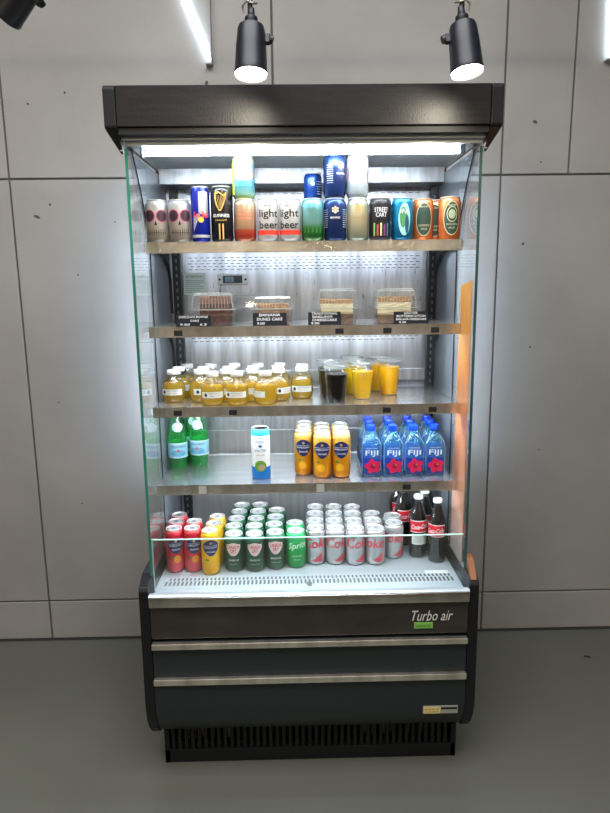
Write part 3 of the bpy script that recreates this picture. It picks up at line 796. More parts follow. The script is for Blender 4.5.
text('lettering', 'Sprite', mat('mint_white_print', rgb(216, 246, 226), .4), .027, .004, .078, sp, SR, .0008, width=.064, shear=.2, bold=.01, rise=.12)
text('small_lettering', 'LEMON-LIME', MATS['mint_white_print'], .005, 0, .045, sp, SR, .0008, width=.030)
text('small_lettering', '12 FL OZ', MATS['mint_white_print'], .004, 0, .032, sp, SR, .0008, width=.020)
sp['group'] = 'bright green soda cans'
put(sp, -.0385, .234, HD, 'bright green lemon-lime soda can, front one of two on the bottom deck', .1)
dup(sp, (-.0415, .302, HD), -.3, 'bright green lemon-lime soda can, directly behind its twin', 'bright green soda cans')

def mk_cola(kind):
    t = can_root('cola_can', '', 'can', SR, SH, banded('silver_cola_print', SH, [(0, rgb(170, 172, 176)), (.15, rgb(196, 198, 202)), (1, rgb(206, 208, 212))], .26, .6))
    cr = mat('cola_red_print', rgb(196, 30, 50), .35)
    text('lettering', 'Coke', cr, .034, .004 if kind == 0 else -.016, .078, t, SR, .0009, width=.092, shear=.15, bold=.018)
    text('small_lettering', 'Diet', M_blk, .010, -.020, .100, t, SR, .0008, shear=.2)
    sw = mat('cola_blush_print', rgb(196, 70, 84), .4)
    patch('red_swoosh', sw, SR, [(u, .014+.6*max(0, (.004-u))*.5, .022+.9*max(0, u+.004)) for u in [-.012+.036*i/10 for i in range(11)]], t, .0006)
    gl = mat('grey_line_print', rgb(120, 124, 130), .4)
    patch('grey_curve', gl, SR, [(u, .034+.6*abs(u+.006), .036+.6*abs(u+.006)) for u in [-.022+.03*i/10 for i in range(11)]], t, .0006)
    return t
d0 = mk_cola(0); d1 = mk_cola(1); gg = 'silver diet cola cans on the bottom deck'
d0['group'] = gg; d1['group'] = gg
cols = [[(.0265, .255), (.0270, .322), (.0300, .390), (.0335, .458)], [(.0920, .253), (.0925, .320), (.0955, .388), (.0990, .456)],
        [(.1575, .246), (.1580, .313), (.1610, .381), (.1650, .449)], [(.2235, .246), (.2240, .313), (.2270, .381)], [(.2905, .288), (.2960, .357)]]
cn = ['beside the bright green cans', 'second over from the bright green cans', 'in the middle of the silver block', 'one over from the cola bottles\' side', 'closest to the dark glass bottles']
done = set()
for c, pts in enumerate(cols):
    for r, (x, y) in enumerate(pts):
        rr = 'rearmost' if r == len(pts)-1 else rn[r]
        lab = 'silver diet cola can, %s in the column %s' % (rr, cn[c])
        src, k = (d0, 0) if c < 3 else (d1, 1)
        if k not in done: put(src, x, y, HD, lab, -.05); done.add(k)
        else: dup(src, (x, y, HD), random.uniform(-.25, .25), lab, gg)

# glass cola bottles
M_cola = mat('dark_cola_glass', rgb(20, 10, 9), .06, 0, spec=.8, coat=.6)
M_cglass = clear('bottle_clear_glass', (.85, .88, .88, 1), rgb(150, 160, 160), .03, .03, 1.5)
def mk_cbottle():
    t = thing('cola_bottle', '', 'bottle')
    H = .216
    outer = [(.024, 0), (.0275, .003), (.029, .012), (.0285, .040), (.0265, .058), (.0280, .082), (.0300, .105), (.0300, .128), (.0275, .146), (.0215, .162), (.0160, .178), (.0132, .192), (.0128, .202), (.0145, .203), (.0145, .207)]
    bm = bmesh.new(); lathe(bm, outer, 32); b = from_bm('glass_body', bm, M_cglass, t, angle=50)
    bm = bmesh.new(); lathe(bm, [(max(.003, r-.0022), z+ (.004 if i == 0 else 0)) for i, (r, z) in enumerate(outer[:-3])] , 28); from_bm('cola', bm, M_cola, b, angle=50)
    bm = bmesh.new(); lathe(bm, [(.0150, .203), (.0158, .205), (.0150, .213), (.0130, .216), (.002, .2165)], 24); from_bm('cap', bm, mat('white_bottle_cap', rgb(226, 226, 224), .4), t, angle=50)
    R = .0300
    lb = patch('front_label', M_red, R, rect(-.034, .034, .094, .132, 18), t, .0006)
    patch('label_border', M_wht, R, rect(-.034, .034, .0925, .0945, 18), lb, .0010)
    patch('label_border', M_wht, R, rect(-.034, .034, .1315, .1335, 18), lb, .0010)
    text('lettering', 'Coca-Cola', M_wht, .016, 0, .113, t, R, .0012, width=.056, shear=.35, bold=.015, rise=.10)
    return t
cb = mk_cbottle(); gg = 'dark glass cola bottles'; cb['group'] = gg
put(cb, .3720, .292, HD, 'glass cola bottle in front, beside the silver cans, with a white paper label', .05)
dup(cb, (.4280, .250, HD), -.45, 'glass cola bottle nearest the low front glass, by the side glass', gg)
dup(cb, (.3400, .392, HD), .3, 'glass cola bottle right behind the silver cans, half hidden, second row', gg)
dup(cb, (.4050, .345, HD), .2, 'glass cola bottle behind the pair standing in front', gg)
dup(cb, (.3330, .470, HD), .3, 'glass cola bottle at the very back, behind the second-row bottle', gg)
dup(cb, (.4290, .405, HD), .0, 'glass cola bottle deep in the corner by the side glass', gg)
pl = patch('paper_label', M_paper, .0288, rect(-.026, .030, .050, .086, 16), cb, .0012); pl['label'] = 'white nutrition label'
bm = bmesh.new()
for k in range(9):
    z = .055+k*.0033
    a = [bm.verts.new(wrap_pt(-.020+.044*i/8, z, .0288, .0017)) for i in range(9)]; b = [bm.verts.new(wrap_pt(-.020+.044*i/8, z+.0009, .0288, .0017)) for i in range(9)]
    for i in range(8): bm.faces.new([a[i], a[i+1], b[i+1], b[i]])
from_bm('text_line', bm, mat('grey_text_print', rgb(140, 140, 140), .6), pl)

# ------------------------------------------------------------------ blue-capped water bottles
def rsq(bm, secs, mi=0, n=6):
    """loft of rounded squares: (half, corner radius, z)"""
    rings = []
    for h, c, z in secs:
        ring = []
        for q in range(4):
            a0 = q*PI/2
            cx, cy = [(h-c, h-c), (-(h-c), h-c), (-(h-c), -(h-c)), (h-c, -(h-c))][q]
            for k in range(n):
                a = a0+PI/2*k/(n-1); ring.append(bm.verts.new((cx+c*math.cos(a), cy+c*math.sin(a), z)))
        rings.append(ring)
    N = 4*n
    for a, b in zip(rings, rings[1:]):
        for k in range(N): bm.faces.new([a[k], a[(k+1) % N], b[(k+1) % N], b[k]]).material_index = mi
    bm.faces.new(rings[0][::-1]); bm.faces.new(rings[-1])
M_fbot = clear('blue_tinted_bottle', (.66, .88, .98, 1), rgb(110, 190, 226), .34, .04, 1.45)
M_fback = mat('deep_blue_back_label', rgb(28, 96, 216), .4)
M_petal = mat('pink_red_petal_print', rgb(206, 30, 84), .4); M_petal2 = mat('dark_petal_print', rgb(150, 16, 56), .4)
def mk_fiji():
    t = thing('water_bottle', '', 'bottle'); h = .0305
    bm = bmesh.new()
    rsq(bm, [(.027, .008, 0), (h, .009, .004), (h, .009, .012), (h, .007, .104), (h*.985, .007, .107), (.0165, .012, .132), (.0135, .0127, .136), (.0122, .0121, .140), (.0122, .0121, .148)])
    from_bm('bottle_body', bm, M_fbot, t, angle=50)
    bm = bmesh.new(); box(bm, -.0265, .0265, .0245, .0255, .018, .098); from_bm('back_label', bm, M_fback, t)
    for s in (-1, 1):
        bm = bmesh.new(); box(bm, s*.0307, s*.0312, -.020, .020, .022, .060); from_bm('side_label', bm, M_fback, t)
    bm = bmesh.new(); lathe(bm, [(.0142, .146), (.0150, .1475), (.0150, .159), (.0138, .163), (.002, .1635)], 26); cp = from_bm('cap', bm, mat('royal_blue_cap', rgb(10, 62, 196), .3), t, angle=40)
    bm = bmesh.new(); lathe(bm, [(.0140, .138), (.0180, .139), (.0180, .1415), (.0140, .1425)], 24); from_bm('neck_ring', bm, M_fbot, t, angle=40)
    text('lettering', 'FIJI', mat('ice_white_print', rgb(226, 236, 250), .4), .021, 0, .077, t, None, h+.0008, width=.040, bold=.01)
    text('small_lettering', 'NATURAL ARTESIAN', MATS['ice_white_print'], .003, 0, .094, t, None, h+.0008, width=.034)
    for sx in (-1, 1):   # pale tubes paint the white highlights along the shoulder edges
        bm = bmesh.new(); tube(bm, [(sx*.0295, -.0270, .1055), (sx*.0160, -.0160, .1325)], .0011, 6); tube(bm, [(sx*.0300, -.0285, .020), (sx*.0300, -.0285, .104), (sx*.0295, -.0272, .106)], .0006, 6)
        from_bm('edge_highlight', bm, clear('edge_highlight_plastic', (.9, .95, 1, 1), rgb(226, 238, 250), .55, .1), t)
    # blue lower wash behind the flower
    bm = bmesh.new(); a = [bm.verts.new((x, -(h+.0003), z)) for x, z in ((-.024, .008), (.024, .008), (.026, .060), (-.026, .064))]; bm.faces.new(a)
    from_bm('blue_wash', bm, clear('blue_print_wash', (.35, .5, .9, 1), rgb(70, 96, 210), .45, .3), t)
    bm = bmesh.new()
    cx, cz = .003, .036
    for k in range(5):
        a = PI/2+2*PI*k/5+.2; px, pz = cx+.0135*math.cos(a), cz+.0120*math.sin(a)
        vs = []
        for j in range(12):
            b = 2*PI*j/12; rr = 1+.10*math.cos(3*b)
            vs.append(bm.verts.new((px+rr*(.0120*math.cos(b)*math.cos(a)-.0110*math.sin(b)*math.sin(a)), -(h+.0010+.00012*k), pz+rr*(.0120*math.cos(b)*math.sin(a)+.0110*math.sin(b)*math.cos(a)))))
        bm.faces.new(vs).material_index = 0
    vs = [bm.verts.new((cx+.0075*math.cos(2*PI*j/10), -(h+.0018), cz+.0075*math.sin(2*PI*j/10))) for j in range(10)]; bm.faces.new(vs).material_index = 1
    vs = [bm.verts.new((cx+.004+.0028*math.cos(2*PI*j/8), -(h+.0021), cz+.004+.0028*math.sin(2*PI*j/8))) for j in range(8)]; bm.faces.new(vs).material_index = 2
    from_bm('flower_print', bm, [M_petal, M_petal2, M_gold], t)
    return t
fj = mk_fiji(); gg = 'blue-capped square water bottles'; fj['group'] = gg; first = True
cn = ['column beside the amber cans', 'second column over from the amber cans', 'third column over from the amber cans', 'column beside the side glass']
for c, x in enumerate((.2050, .2720, .3390, .4055)):
    for r in range(3):
        lab = 'square blue-capped water bottle, %s row, %s' % (('front', 'middle', 'rear')[r], cn[c])
        loc = (x+.0015*r+random.uniform(-.0008, .0008), .234+.068*r+random.uniform(-.002, .002), H4)
        if first: put(fj, *loc, lab, 0); first = False
        else: dup(fj, loc, random.uniform(-.03, .03), lab, gg)

# green sparkling water bottles
M_gbot = clear('green_plastic_bottle', (.7, 1, .8, 1), rgb(90, 236, 140), .22, .04, 1.5)
M_gwat = clear('green_bottle_water', (.6, .98, .74, 1), rgb(60, 220, 110), .22, .04, 1.33)
def mk_green():
    t = thing('sparkling_water_bottle', '', 'bottle')
    bm = bmesh.new()
    prof = [(.020, .004), (.026, 0), (.029, .006), (.0305, .020), (.0285, .032), (.0318, .040), (.0318, .095), (.0312, .104), (.0285, .122), (.0225, .146), (.0165, .168), (.0130, .182), (.0125, .188)]
    lathe(bm, prof, 30)
    for v in bm.verts:   # petal feet
        if v.co.z < .03:
            a = math.atan2(v.co.x, v.co.y); k = 1-.12*(.03-v.co.z)/.03*(1+math.cos(5*a)); v.co.x *= k; v.co.y *= k
    b = from_bm('bottle_body', bm, M_gbot, t, angle=60)
    bm = bmesh.new(); lathe(bm, [(.024, .006), (.0285, .020), (.0268, .032), (.0300, .040), (.0300, .095), (.0290, .106), (.0262, .124)], 26); from_bm('water', bm, M_gwat, b, angle=60)
    bm = bmesh.new(); lathe(bm, [(.0145, .185), (.0150, .187), (.0150, .200), (.0135, .203), (.002, .203)], 22); from_bm('cap', bm, mat('pale_blue_cap', rgb(200, 216, 226), .4), t, angle=40)
    R = .0318; pb = mat('pale_blue_label', rgb(150, 206, 226), .45); mb = mat('mid_blue_label', rgb(96, 170, 206), .45)
    bm = bmesh.new(); lathe(bm, [(R+.0004, .042), (R+.0008, .044), (R+.0008, .091), (R+.0004, .093)], 36, cap0=False, cap1=False); lb = from_bm('wrap_label', bm, pb, t, angle=60)
    patch('label_shade', mb, R, ell(0, .058, .024, .011), lb, .0012)
    patch('label_edge', M_wht, R, rect(-.048, .048, .0895, .0915, 24), lb, .0012); patch('label_edge', M_wht, R, rect(-.048, .048, .0435, .0455, 24), lb, .0012)
    text('lettering', 'S.PELLEGRINO', mat('navy_blue_text', rgb(30, 60, 120), .5), .0075, 0, .081, t, R, .0016, width=.050)
    patch('star_print', mat('salmon_star_print', rgb(226, 110, 90), .5), R, ell(0, .067, .005, .005, 8), lb, .0018)
    patch('neck_emblem', mat('pale_neck_label', rgb(206, 226, 236), .45), .0225, ell(0, .146, .0150, .016), t, .0058)
    return t
gb = mk_green(); gg = 'green sparkling water bottles'; gb['group'] = gg
put(gb, -.4285, .345, H4, 'green sparkling water bottle right up against the side glass', .25)
dup(gb, (-.3610, .378, H4), -.1, 'green sparkling water bottle standing inward of the one at the glass', gg)
dup(gb, (-.3960, .440, H4), .5, 'green sparkling water bottle half hidden behind the front two', gg)

# ------------------------------------------------------------------ apple juice bottles
M_jar = clear('clear_juice_bottle', (.97, .97, .94, 1), rgb(230, 226, 200), .05, .02, 1.5)
M_juice = clear('golden_apple_juice', (1, .90, .28, 1), rgb(252, 212, 30), .36, .05, 1.33)
def mk_jar():
    t = thing('juice_bottle', '', 'bottle')
    bm = bmesh.new()
    lathe(bm, [(.024, .0), (.030, .003), (.0350, .013), (.0363, .026), (.0362, .044), (.0345, .058), (.0290, .070), (.0215, .078), (.0175, .083), (.0170, .090)], 32)
    for v in bm.verts:  # leaf-like facets round the shoulder
        if .055 < v.co.z < .08:
            a = math.atan2(v.co.x, v.co.y); k = 1+.025*math.cos(8*a); v.co.x *= k; v.co.y *= k
    b = from_bm('bottle_body', bm, M_jar, t, angle=70)
    bm = bmesh.new(); lathe(bm, [(.023, .002), (.029, .005), (.0338, .015), (.0350, .026), (.0349, .044), (.0331, .057), (.0290, .0655)], 28); from_bm('juice', bm, M_juice, b, angle=70)
    bm = bmesh.new(); lathe(bm, [(.0190, .088), (.0198, .090), (.0198, .099), (.0185, .1015), (.002, .102)], 28); from_bm('cap', bm, mat('white_jar_cap', rgb(228, 230, 230), .4), t, angle=40)
    R = .0364
    lb = patch('wrap_label', M_paper, R, rect(-.036, .036, .026, .0445, 22), t, .0008)
    patch('label_emblem', M_blk, R, ell(-.022, .0355, .0048, .0055, 10), lb, .0013)
    text('lettering', 'MARTINELLI\'S', M_blk, .0042, .006, .0398, t, R, .0016, width=.036)
    text('lettering', 'Apple Juice', M_red, .0050, .006, .0325, t, R, .0016, width=.032, shear=.15)
    return t
jr = mk_jar(); gg = 'golden apple juice bottles on the third shelf'; jr['group'] = gg; first = True
rows = [[(-.286, .199), (-.211, .199), (-.124, .199)], [(-.415, .262), (-.331, .262), (-.249, .262), (-.167, .262), (-.085, .262)],
        [(-.412, .337), (-.331, .337), (-.250, .335), (-.169, .337), (-.090, .336), (-.012, .292)],
        [(-.396, .411), (-.316, .411), (-.236, .411), (-.158, .411), (-.083, .411), (-.009, .370)]]
rnm = ['front', 'second', 'third', 'rear']
pos = {0: ['over the shelf notch', 'in its centre', 'turned with its side showing'],
       1: ['at the side glass', 'just behind the notch bottle', 'third from the side glass', 'fourth from the side glass', 'fifth from the side glass'],
       2: ['by the side glass', 'second from the side glass', 'third from the side glass', 'fourth from the side glass', 'fifth from the side glass', 'nearest the dark drink cups'],
       3: ['by the side glass', 'second from the side glass', 'third from the side glass', 'fourth from the side glass', 'fifth from the side glass', 'behind the one nearest the dark cups']}
rots = {(0, 0): .15, (0, 1): -.1, (0, 2): -1.0, (1, 0): -.1, (1, 1): .5, (1, 4): .7, (2, 5): -.05}
for r, pts in enumerate(rows):
    for c, (x, y) in enumerate(pts):
        lab = 'golden apple juice bottle with white cap, %s row, %s' % (rnm[r], pos[r][c])
        rz = rots.get((r, c), random.uniform(-.9, .9))
        if first: put(jr, x, y, H3, lab, rz); first = False
        else: dup(jr, (x, y, H3), rz, lab, gg)

# ------------------------------------------------------------------ plastic cups
M_cup = clear('clear_plastic_cup', (.96, .97, .97, 1), rgb(220, 226, 226), .012, .04, 1.4)
M_oj = mat('orange_juice', rgb(250, 196, 10), .25, spec=.5); M_oj2 = mat('deep_orange_juice', rgb(252, 184, 8), .25)
M_coffee = mat('black_coffee', rgb(12, 6, 7), .12, spec=.4)
def mk_cup(liquid, name, base=False, fill=.088):
    t = thing(name, '', 'cup')
    bm = bmesh.new(); lathe(bm, [(.0265, 0), (.0275, .001), (.0300, .030), (.0365, .108), (.0385, .110), (.0385, .113)], 32, cap1=False); b = from_bm('cup_body', bm, M_cup, t, angle=50)
    zt = .030+ (fill-.030)
    rt = .0300+.0065*(fill-.03)/.078
    bm = bmesh.new(); lathe(bm, [(.0255, .002), (.0290, .030), (rt-.0010, fill), (.002, fill)], 30); from_bm('drink', bm, liquid, b, angle=50)
    bm = bmesh.new(); lathe(bm, [(.0392, .108), (.0398, .110), (.0398, .1145), (.0375, .1165), (.034, .1165), (.033, .114), (.002, .114)], 32, cap0=False); ld = from_bm('lid', bm, M_cup, t, angle=50)
    bm = bmesh.new()
    lathe(bm, [(.0398, .1085), (.0403, .1105), (.0403, .1135), (.0398, .1150)], 32, cap0=False, cap1=False); from_bm('lid_rim', bm, clear('frosted_lid_rim', (.85, .88, .88, 1), rgb(220, 228, 226), .5, .1), ld, angle=60)
    return t
cf = mk_cup(M_coffee, 'iced_coffee_cup', fill=.090); oj = mk_cup(M_oj, 'orange_juice_cup'); oj2 = mk_cup(M_oj2, 'orange_juice_cup', fill=.092)
put(cf, .0935, .206, H3, 'clear cup of black iced coffee standing in front, beside the yellow juice cup')
dup(cf, (.0790, .294, H3), 0, 'clear cup of black coffee directly behind the front coffee cup', 'black coffee cups')
dup(cf, (.0780, .382, H3), 0, 'clear cup of black coffee at the back of the coffee column', 'black coffee cups')
cf['group'] = 'black coffee cups'
put(oj, .1800, .272, H3, 'clear lidded cup of bright yellow juice right beside the front coffee cup')
dup(oj, (.1620, .366, H3), 0, 'clear cup of yellow juice behind the front yellow juice cup', 'yellow juice cups')
dup(oj, (.1620, .452, H3), 0, 'clear cup of yellow juice at the back of its column', 'yellow juice cups')
oj['group'] = 'yellow juice cups'
put(oj2, .2760, .345, H3, 'clear cup of deeper orange juice, the one farthest from the coffee cups'); oj2['group'] = 'deep orange juice cups'
dup(oj2, (.2560, .430, H3), 0, 'clear cup of deep orange juice hidden behind the outermost cup', 'deep orange juice cups')

# ------------------------------------------------------------------ cakes in clear boxes, price cards
M_clam = clear('clear_cake_box', (.95, .96, .96, 1), rgb(225, 230, 230), .10, .04, 1.5)
def mk_box(loc, w, d, h, label, rz=0):
    t = thing('cake_box', label, 'box', loc, rz)
    bm = bmesh.new()
    def loft(secs, capb, capt):
        prev = None
        for hw, hd, z in secs:
            ring = [bm.verts.new(p) for p in ((-hw, -hd, z), (hw, -hd, z), (hw, hd, z), (-hw, hd, z))]
            if prev:
                for k in range(4): bm.faces.new([prev[k], prev[(k+1) % 4], ring[(k+1) % 4], ring[k]])
            elif capb: bm.faces.new(ring[::-1])
            prev = ring
        if capt: bm.faces.new(prev)
    loft([(w*.42, d*.42, .0015), (w*.46, d*.46, .048)], True, False)
    from_bm('tray', bm, M_clam, t)
    bm = bmesh.new(); loft([(w*.465, d*.465, .052), (w*.42, d*.42, h-.006), (w*.38, d*.38, h)], False, True)
    ld = from_bm('lid', bm, M_clam, t)
    bm = bmesh.new()
    e = .0022
    for a, b in (((-w*.42, -d*.42, h-.006), (w*.42, -d*.42, h-.006)), ((-w*.38, -d*.38, h), (w*.38, -d*.38, h)), ((-w*.465, -d*.465, .052), (-w*.42, -d*.42, h-.006)), ((w*.465, -d*.465, .052), (w*.42, -d*.42, h-.006)), ((-w*.38, -d*.38, h), (-w*.38, d*.38, h)), ((w*.38, -d*.38, h), (w*.38, d*.38, h))):
        tube(bm, [a, b], .0013, 6)
    for k in range(11):   # moulded ribs on the lid's front
        x = -w*.36+w*.72*k/10; tube(bm, [(x, -d*.462, .054), (x*.93, -d*.42, h-.008)], .0005, 5)
    from_bm('lid_ridge', bm, clear('frosted_ridge', (.8, .83, .84, 1), rgb(226, 232, 232), .6, .1), ld)
    bm = bmesh.new()
    box(bm, -w*.54, w*.54, -d*.54, -d*.455, .0485, .0510); box(bm, -w*.54, w*.54, d*.455, d*.54, .0485, .0510)
    box(bm, -w*.54, -w*.455, -d*.455, d*.455, .0485, .0510); box(bm, w*.455, w*.54, -d*.455, d*.455, .0485, .0510)
    from_bm('rim', bm, MATS['frosted_ridge'], t)
    return t
def cake(name, loc, w, d, layers, label, cat, wedge=False, rz=0):
    """layers: (z0, z1, material) built as one slice with its layers as parts"""
    t = thing(name, label, cat, loc, rz)
    for i, (pn, z0, z1, m) in enumerate(layers):
        bm = bmesh.new(); box(bm, -w/2, w/2, -d/2, d/2, z0, z1)
        bmesh.ops.subdivide_edges(bm, edges=bm.edges[:], cuts=7, use_grid_fill=True)
        for v in bm.verts:
            q = .0011
            if i == len(layers)-1 and v.co.z > z1-1e-4: v.co.z += random.uniform(-.002, .0035)
            if abs(v.co.y) > d/2-1e-4 or abs(v.co.x) > w/2-1e-4:
                v.co.x += random.uniform(-q, q); v.co.y += random.uniform(-q, q)
        from_bm(pn, bm, m, t)
    return t
M_choc = mat('chocolate_cake', rgb(86, 46, 34), .8, noise=(60, .35, (1, 1, 1)), bump=(120, .8))
M_choc2 = mat('chocolate_cream', rgb(128, 84, 68), .6, noise=(90, .25, (1, 1, 1)))
M_crumb = mat('golden_crumb', rgb(178, 134, 88), .8, noise=(90, .4, (1, 1, 1)), bump=(120, .9))
M_cheese = mat('cream_filling', rgb(232, 220, 180), .6, noise=(40, .08, (1, 1, 1)), bump=(50, .3))
M_base = mat('brown_biscuit_base', rgb(150, 118, 94), .85, noise=(80, .3, (1, 1, 1)), bump=(110, .8))
bz = H2
YB = .250
mk_box((-.276, YB, bz), .132, .135, .098, 'clear plastic box holding a chocolate brownie slice, beside the thermometer')
cake('chocolate_slice', (-.270, YB, bz+.0022), .092, .090, [('lower_sponge', 0, .026, M_choc), ('cream_layer', .0262, .034, M_choc2), ('upper_sponge', .0342, .064, M_choc), ('topping', .0642, .084, M_choc2)], 'dark brown layered chocolate brownie slice in its clear box', 'cake')
mk_box((-.097, YB, bz), .128, .125, .086, 'clear plastic box holding the low banana cake, second box on the shelf')
cake('banana_slice', (-.097, YB, bz+.0022), .094, .085, [('cake_layer', 0, .046, M_base), ('crumb_topping', .0462, .060, M_crumb)], 'low golden-topped banana cake slice in its clear box', 'cake')
mk_box((.097, YB, bz), .128, .130, .106, 'clear plastic box holding the cheesecake near the shelf centre')
cake('cheesecake_slice', (.096, YB, bz+.0022), .096, .090, [('biscuit_base', 0, .030, M_base), ('filling', .0302, .060, M_cheese), ('crumb_topping', .0602, .071, M_crumb)], 'pale cheesecake slice with brown crumb top, near the shelf centre', 'cake')
mk_box((.272, YB, bz), .128, .130, .104, 'clear plastic box holding the cheesecake closest to the amber strip')
cake('cheesecake_slice', (.270, YB, bz+.0022), .100, .090, [('biscuit_base', 0, .026, M_base), ('filling', .0262, .062, M_cheese), ('crumb_topping', .0622, .076, M_crumb)], 'cheesecake slice with chunky golden topping, closest to the amber strip', 'cake', rz=-.05)
mk_box((-.200, .395, bz), .10, .10, .090, 'empty clear plastic cake box behind the chocolate and banana boxes')

def card(x, w, h, lines, label, rz=0):
    t = thing('price_card', label, 'sign', (x, .176, bz+.0016), rz)
    tilt = .25
    bm = bmesh.new(); box(bm, -w/2, w/2, 0, .0016, 0, h, .0004); c = from_bm('card', bm, M_card, t, rot=(-tilt, 0, 0))
    n = len(lines)
    for i, (s, hh, ww, u) in enumerate(lines):
        z = h - (i+.5)*h/n
        text('handwriting', s, M_chalk, hh, u, z, c, None, .0006, width=ww, shear=.08)
    bm = bmesh.new(); box(bm, -w/2, w/2, 0, .013, -.0002, .0012); from_bm('foot', bm, M_card, t)
    return t
card(-.332, .100, .034, [('CHOCOLATE BROWNIE', .0068, .086, 0), ('CAKE', .0062, .026, .004), ('9.00      6.5', .0062, .078, 0)], 'black chalk-lettered price card for the chocolate cake, lowest at the side glass')
card(-.106, .100, .038, [('BANANA', .0085, .062, 0), ('DUNES CAKE', .0085, .076, 0), ('9.00', .0072, .022, -.026)], 'black chalk-lettered price card standing at the banana cake box')
card(.057, .098, .039, [('TRADITIONAL', .0072, .078, 0), ('BAKLAVA', .0072, .060, -.006), ('CHEESECAKE', .0072, .074, 0), ('9.00', .0068, .024, -.028)], 'black chalk-lettered price card before the cheesecake box near the centre')
card(.315, .104, .037, [('EASTER', .0066, .040, 0), ('BUTTERSCOTCH', .0066, .086, 0), ('BAKLAVA CHEESECAKE', .0062, .090, 0), ('9.00', .0060, .020, -.026)], 'black chalk-lettered price card closest to the amber strip', .0)

# ------------------------------------------------------------------ track spotlights above
def spotlight(loc, label, tilt, lit=True, sc=1.0):
    t = thing('track_spotlight', label, 'spotlight', loc); t.rotation_euler = tilt
    bm = bmesh.new(); lathe(bm, [(.0375, .0), (.0385, .004), (.0370, .012), (.0350, .060), (.0315, .100), (.0290, .108), (.018, .112), (.010, .114)], 36, cap0=False)
    hs = from_bm('housing', bm, M_spot, t, angle=40)
    bm = bmesh.new(); lathe(bm, [(.0365, .004), (.002, .0045)], 32, cap0=False); from_bm('lamp_face', bm, M_spotface if lit else M_dark, t)
    s = 1 if loc[0] < .1 else -1
    bm = bmesh.new(); box(bm, s*.030, s*.044, -.007, .007, .070, .092, .003); tube(bm, [(s*.044, 0, .081), (s*.050, 0, .079)], .009, 12); from_bm('adjusting_knob', bm, M_spot, t)
    bm = bmesh.new(); lathe(bm, [(.013, .112), (.015, .116), (.015, .128), (.009, .134), (.007, .150)], 20); from_bm('swivel', bm, M_spot, t, angle=40)
    bm = bmesh.new(); tube(bm, [(-.016*s, 0, .140), (-.020*s, -.006, .152), (-.010*s, -.012, .160), (.004*s, -.010, .156), (.012*s, 0, .162)], .0028, 8); from_bm('silver_coil', bm, mat('silver_wire', rgb(190, 190, 190), .3, .8), t)
    return t
LY = -.150
spotlight((-.1245, LY, 1.976), 'lit black track spotlight above the skull and stout can side of the canopy', (-.17, .02, 0))
spotlight((.3715, LY, 1.978), 'lit black track spotlight above the orange can side of the canopy', (-.17, -.09, 0))
o = spotlight((-.735, .02, 2.165), 'dark unlit track spotlight head high by the wall, turned sideways', (.9, .35, .9), False)
# stems and track (the stems rise out of view)
bm = bmesh.new()
for x, y, z in ((-.1245, LY+.024, 2.12), (.3715-.012, LY+.022, 2.12)): pass
box(bm, -1.4, 1.4, -.140, -.104, 2.300, 2.326, .002)
tr = from_bm('lighting_track', bm, M_spot)
tag(tr, 'long black lighting track carrying the spotlights above the refrigerator', 'track')
for x in (-.124, .360, -.70):
    bm = bmesh.new(); y1 = -.127 if x > -.5 else -.10
    tube(bm, [(x, y1, 2.115 if x > -.5 else 2.20), (x, -.122, 2.302)], .006, 10); from_bm('drop_rod', bm, M_spot, tr)
for x in (-1.2, 1.2):
    bm = bmesh.new(); tube(bm, [(x, -.122, 2.32), (x, -.122, 3.4)], .005, 8); from_bm('hanger', bm, M_spot, tr)

# glowing tube added to make a light streak; added fin cuts its edge
M_tube = mat('added_streak_glow', (1, 1, 1, 1), .4, emit=((.72, .84, 1.0, 1), 9))
def streak_tube(p0, p1, label, fin):
    t = thing('added_streak_light', label, 'light', (p0[0], YW-.012, p0[1]))
    d = Vector((p1[0]-p0[0], 0, p1[1]-p0[1]))
    bm = bmesh.new(); tube(bm, [(0, 0, 0), tuple(d)], .0055, 12); from_bm('tube', bm, M_tube, t)
    bm = bmesh.new(); box(bm, fin-p0[0]+.001, fin-p0[0]+.004, -.03, .0105, p1[1]-p0[1]-.012, .16); box(bm, fin-p0[0]-.020 if fin < 0 else fin-p0[0]-.03, fin-p0[0]+.004, -.018, .0105, p1[1]-p0[1]-.016, p1[1]-p0[1]-.012)
    from_bm('added_shade_fin', bm, M_wall, t)
    return t
streak_tube((-.418, 2.545), (-.326, 2.318), 'slanting glowing tube added for the light streak high on the wall', -.322)
streak_tube((1.140, 2.60), (1.1535, 2.325), 'upright glowing tube added for the light streak at the room end', 1.166)

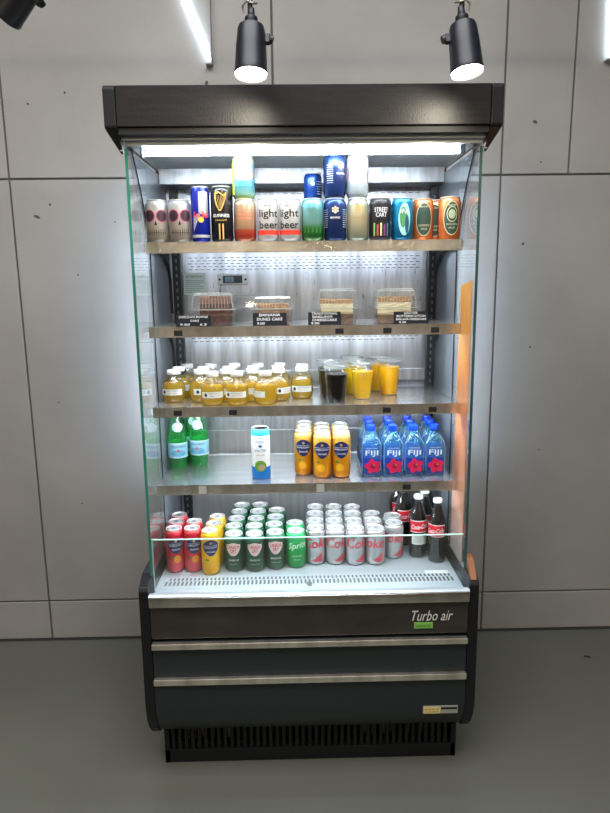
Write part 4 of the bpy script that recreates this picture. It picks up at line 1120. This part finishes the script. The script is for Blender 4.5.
# ------------------------------------------------------------------ lights
def light(kind, name, loc, energy, col=(1, 1, 1), rot=(0, 0, 0), **kw):
    l = bpy.data.lights.new(name, kind); l.energy = energy; l.color = col
    for k, v in kw.items(): setattr(l, k, v)
    o = bpy.data.objects.new(name, l); COL.objects.link(o); o.location = loc; o.rotation_euler = rot
    return o
def aim(o, target):
    o.rotation_euler = (Vector(target)-o.location).to_track_quat('-Z', 'Y').to_euler()
for nm, x, tgt in (('spot_beam', -.1245, (-.27, .0, 1.80)), ('spot_beam', .3715, (.22, .0, 1.80))):
    o = light('SPOT', nm, (x, LY-.012, 1.955), 5, (1, .90, .72), spot_size=2.2, spot_blend=.8, shadow_soft_size=.035)
    aim(o, tgt)
# unseen warm lamps added behind the viewer, and an added ceiling fill light
for x, y, e in ((-1.6, -2.6, 14), (-.4, -3.2, 14), (.9, -2.8, 14), (2.0, -1.8, 12), (-2.4, -1.2, 12)):
    light('POINT', 'added_warm_lamp', (x, y, 2.3), e, (1, .80, .52), shadow_soft_size=.07)
o = light('AREA', 'ceiling_fill', (-.2, -1.3, 3.3), 76, (.97, .98, 1), size=2.0); o.data.shape = 'SQUARE'

w = bpy.data.worlds.new('room_ambient'); SC.world = w; w.use_nodes = True
w.node_tree.nodes['Background'].inputs[0].default_value = (.5, .5, .52, 1); w.node_tree.nodes['Background'].inputs[1].default_value = .0

# ------------------------------------------------------------------ camera
cam = bpy.data.cameras.new('camera'); co = bpy.data.objects.new('camera', cam); COL.objects.link(co); SC.camera = co
yaw, pitch, roll = .0174, .1885, -.0117
f = Vector((math.sin(yaw)*math.cos(pitch), math.cos(yaw)*math.cos(pitch), -math.sin(pitch)))
r = Vector((math.cos(yaw), -math.sin(yaw), 0)); u = r.cross(f)
r2 = r*math.cos(roll)+u*math.sin(roll); u2 = u*math.cos(roll)-r*math.sin(roll)
m = Matrix((r2, u2, -f)).transposed().to_4x4(); m.translation = Vector((-.0371, -1.7068, 1.5006))
co.matrix_world = m
cam.sensor_fit = 'VERTICAL'; cam.sensor_height = 24; cam.lens = 24*630/813
cam.clip_start = .05

SC.view_settings.view_transform = 'Standard'; SC.view_settings.look = 'None'; SC.view_settings.gamma = 1
SC.view_settings.use_curve_mapping = False; SC.view_settings.exposure = 0.28
cy = SC.cycles
cy.max_bounces = 14; cy.transparent_max_bounces = 32; cy.diffuse_bounces = 4; cy.glossy_bounces = 5; cy.transmission_bounces = 6
cy.caustics_reflective = False; cy.caustics_refractive = False; cy.sample_clamp_indirect = 6
cy.use_denoising = True
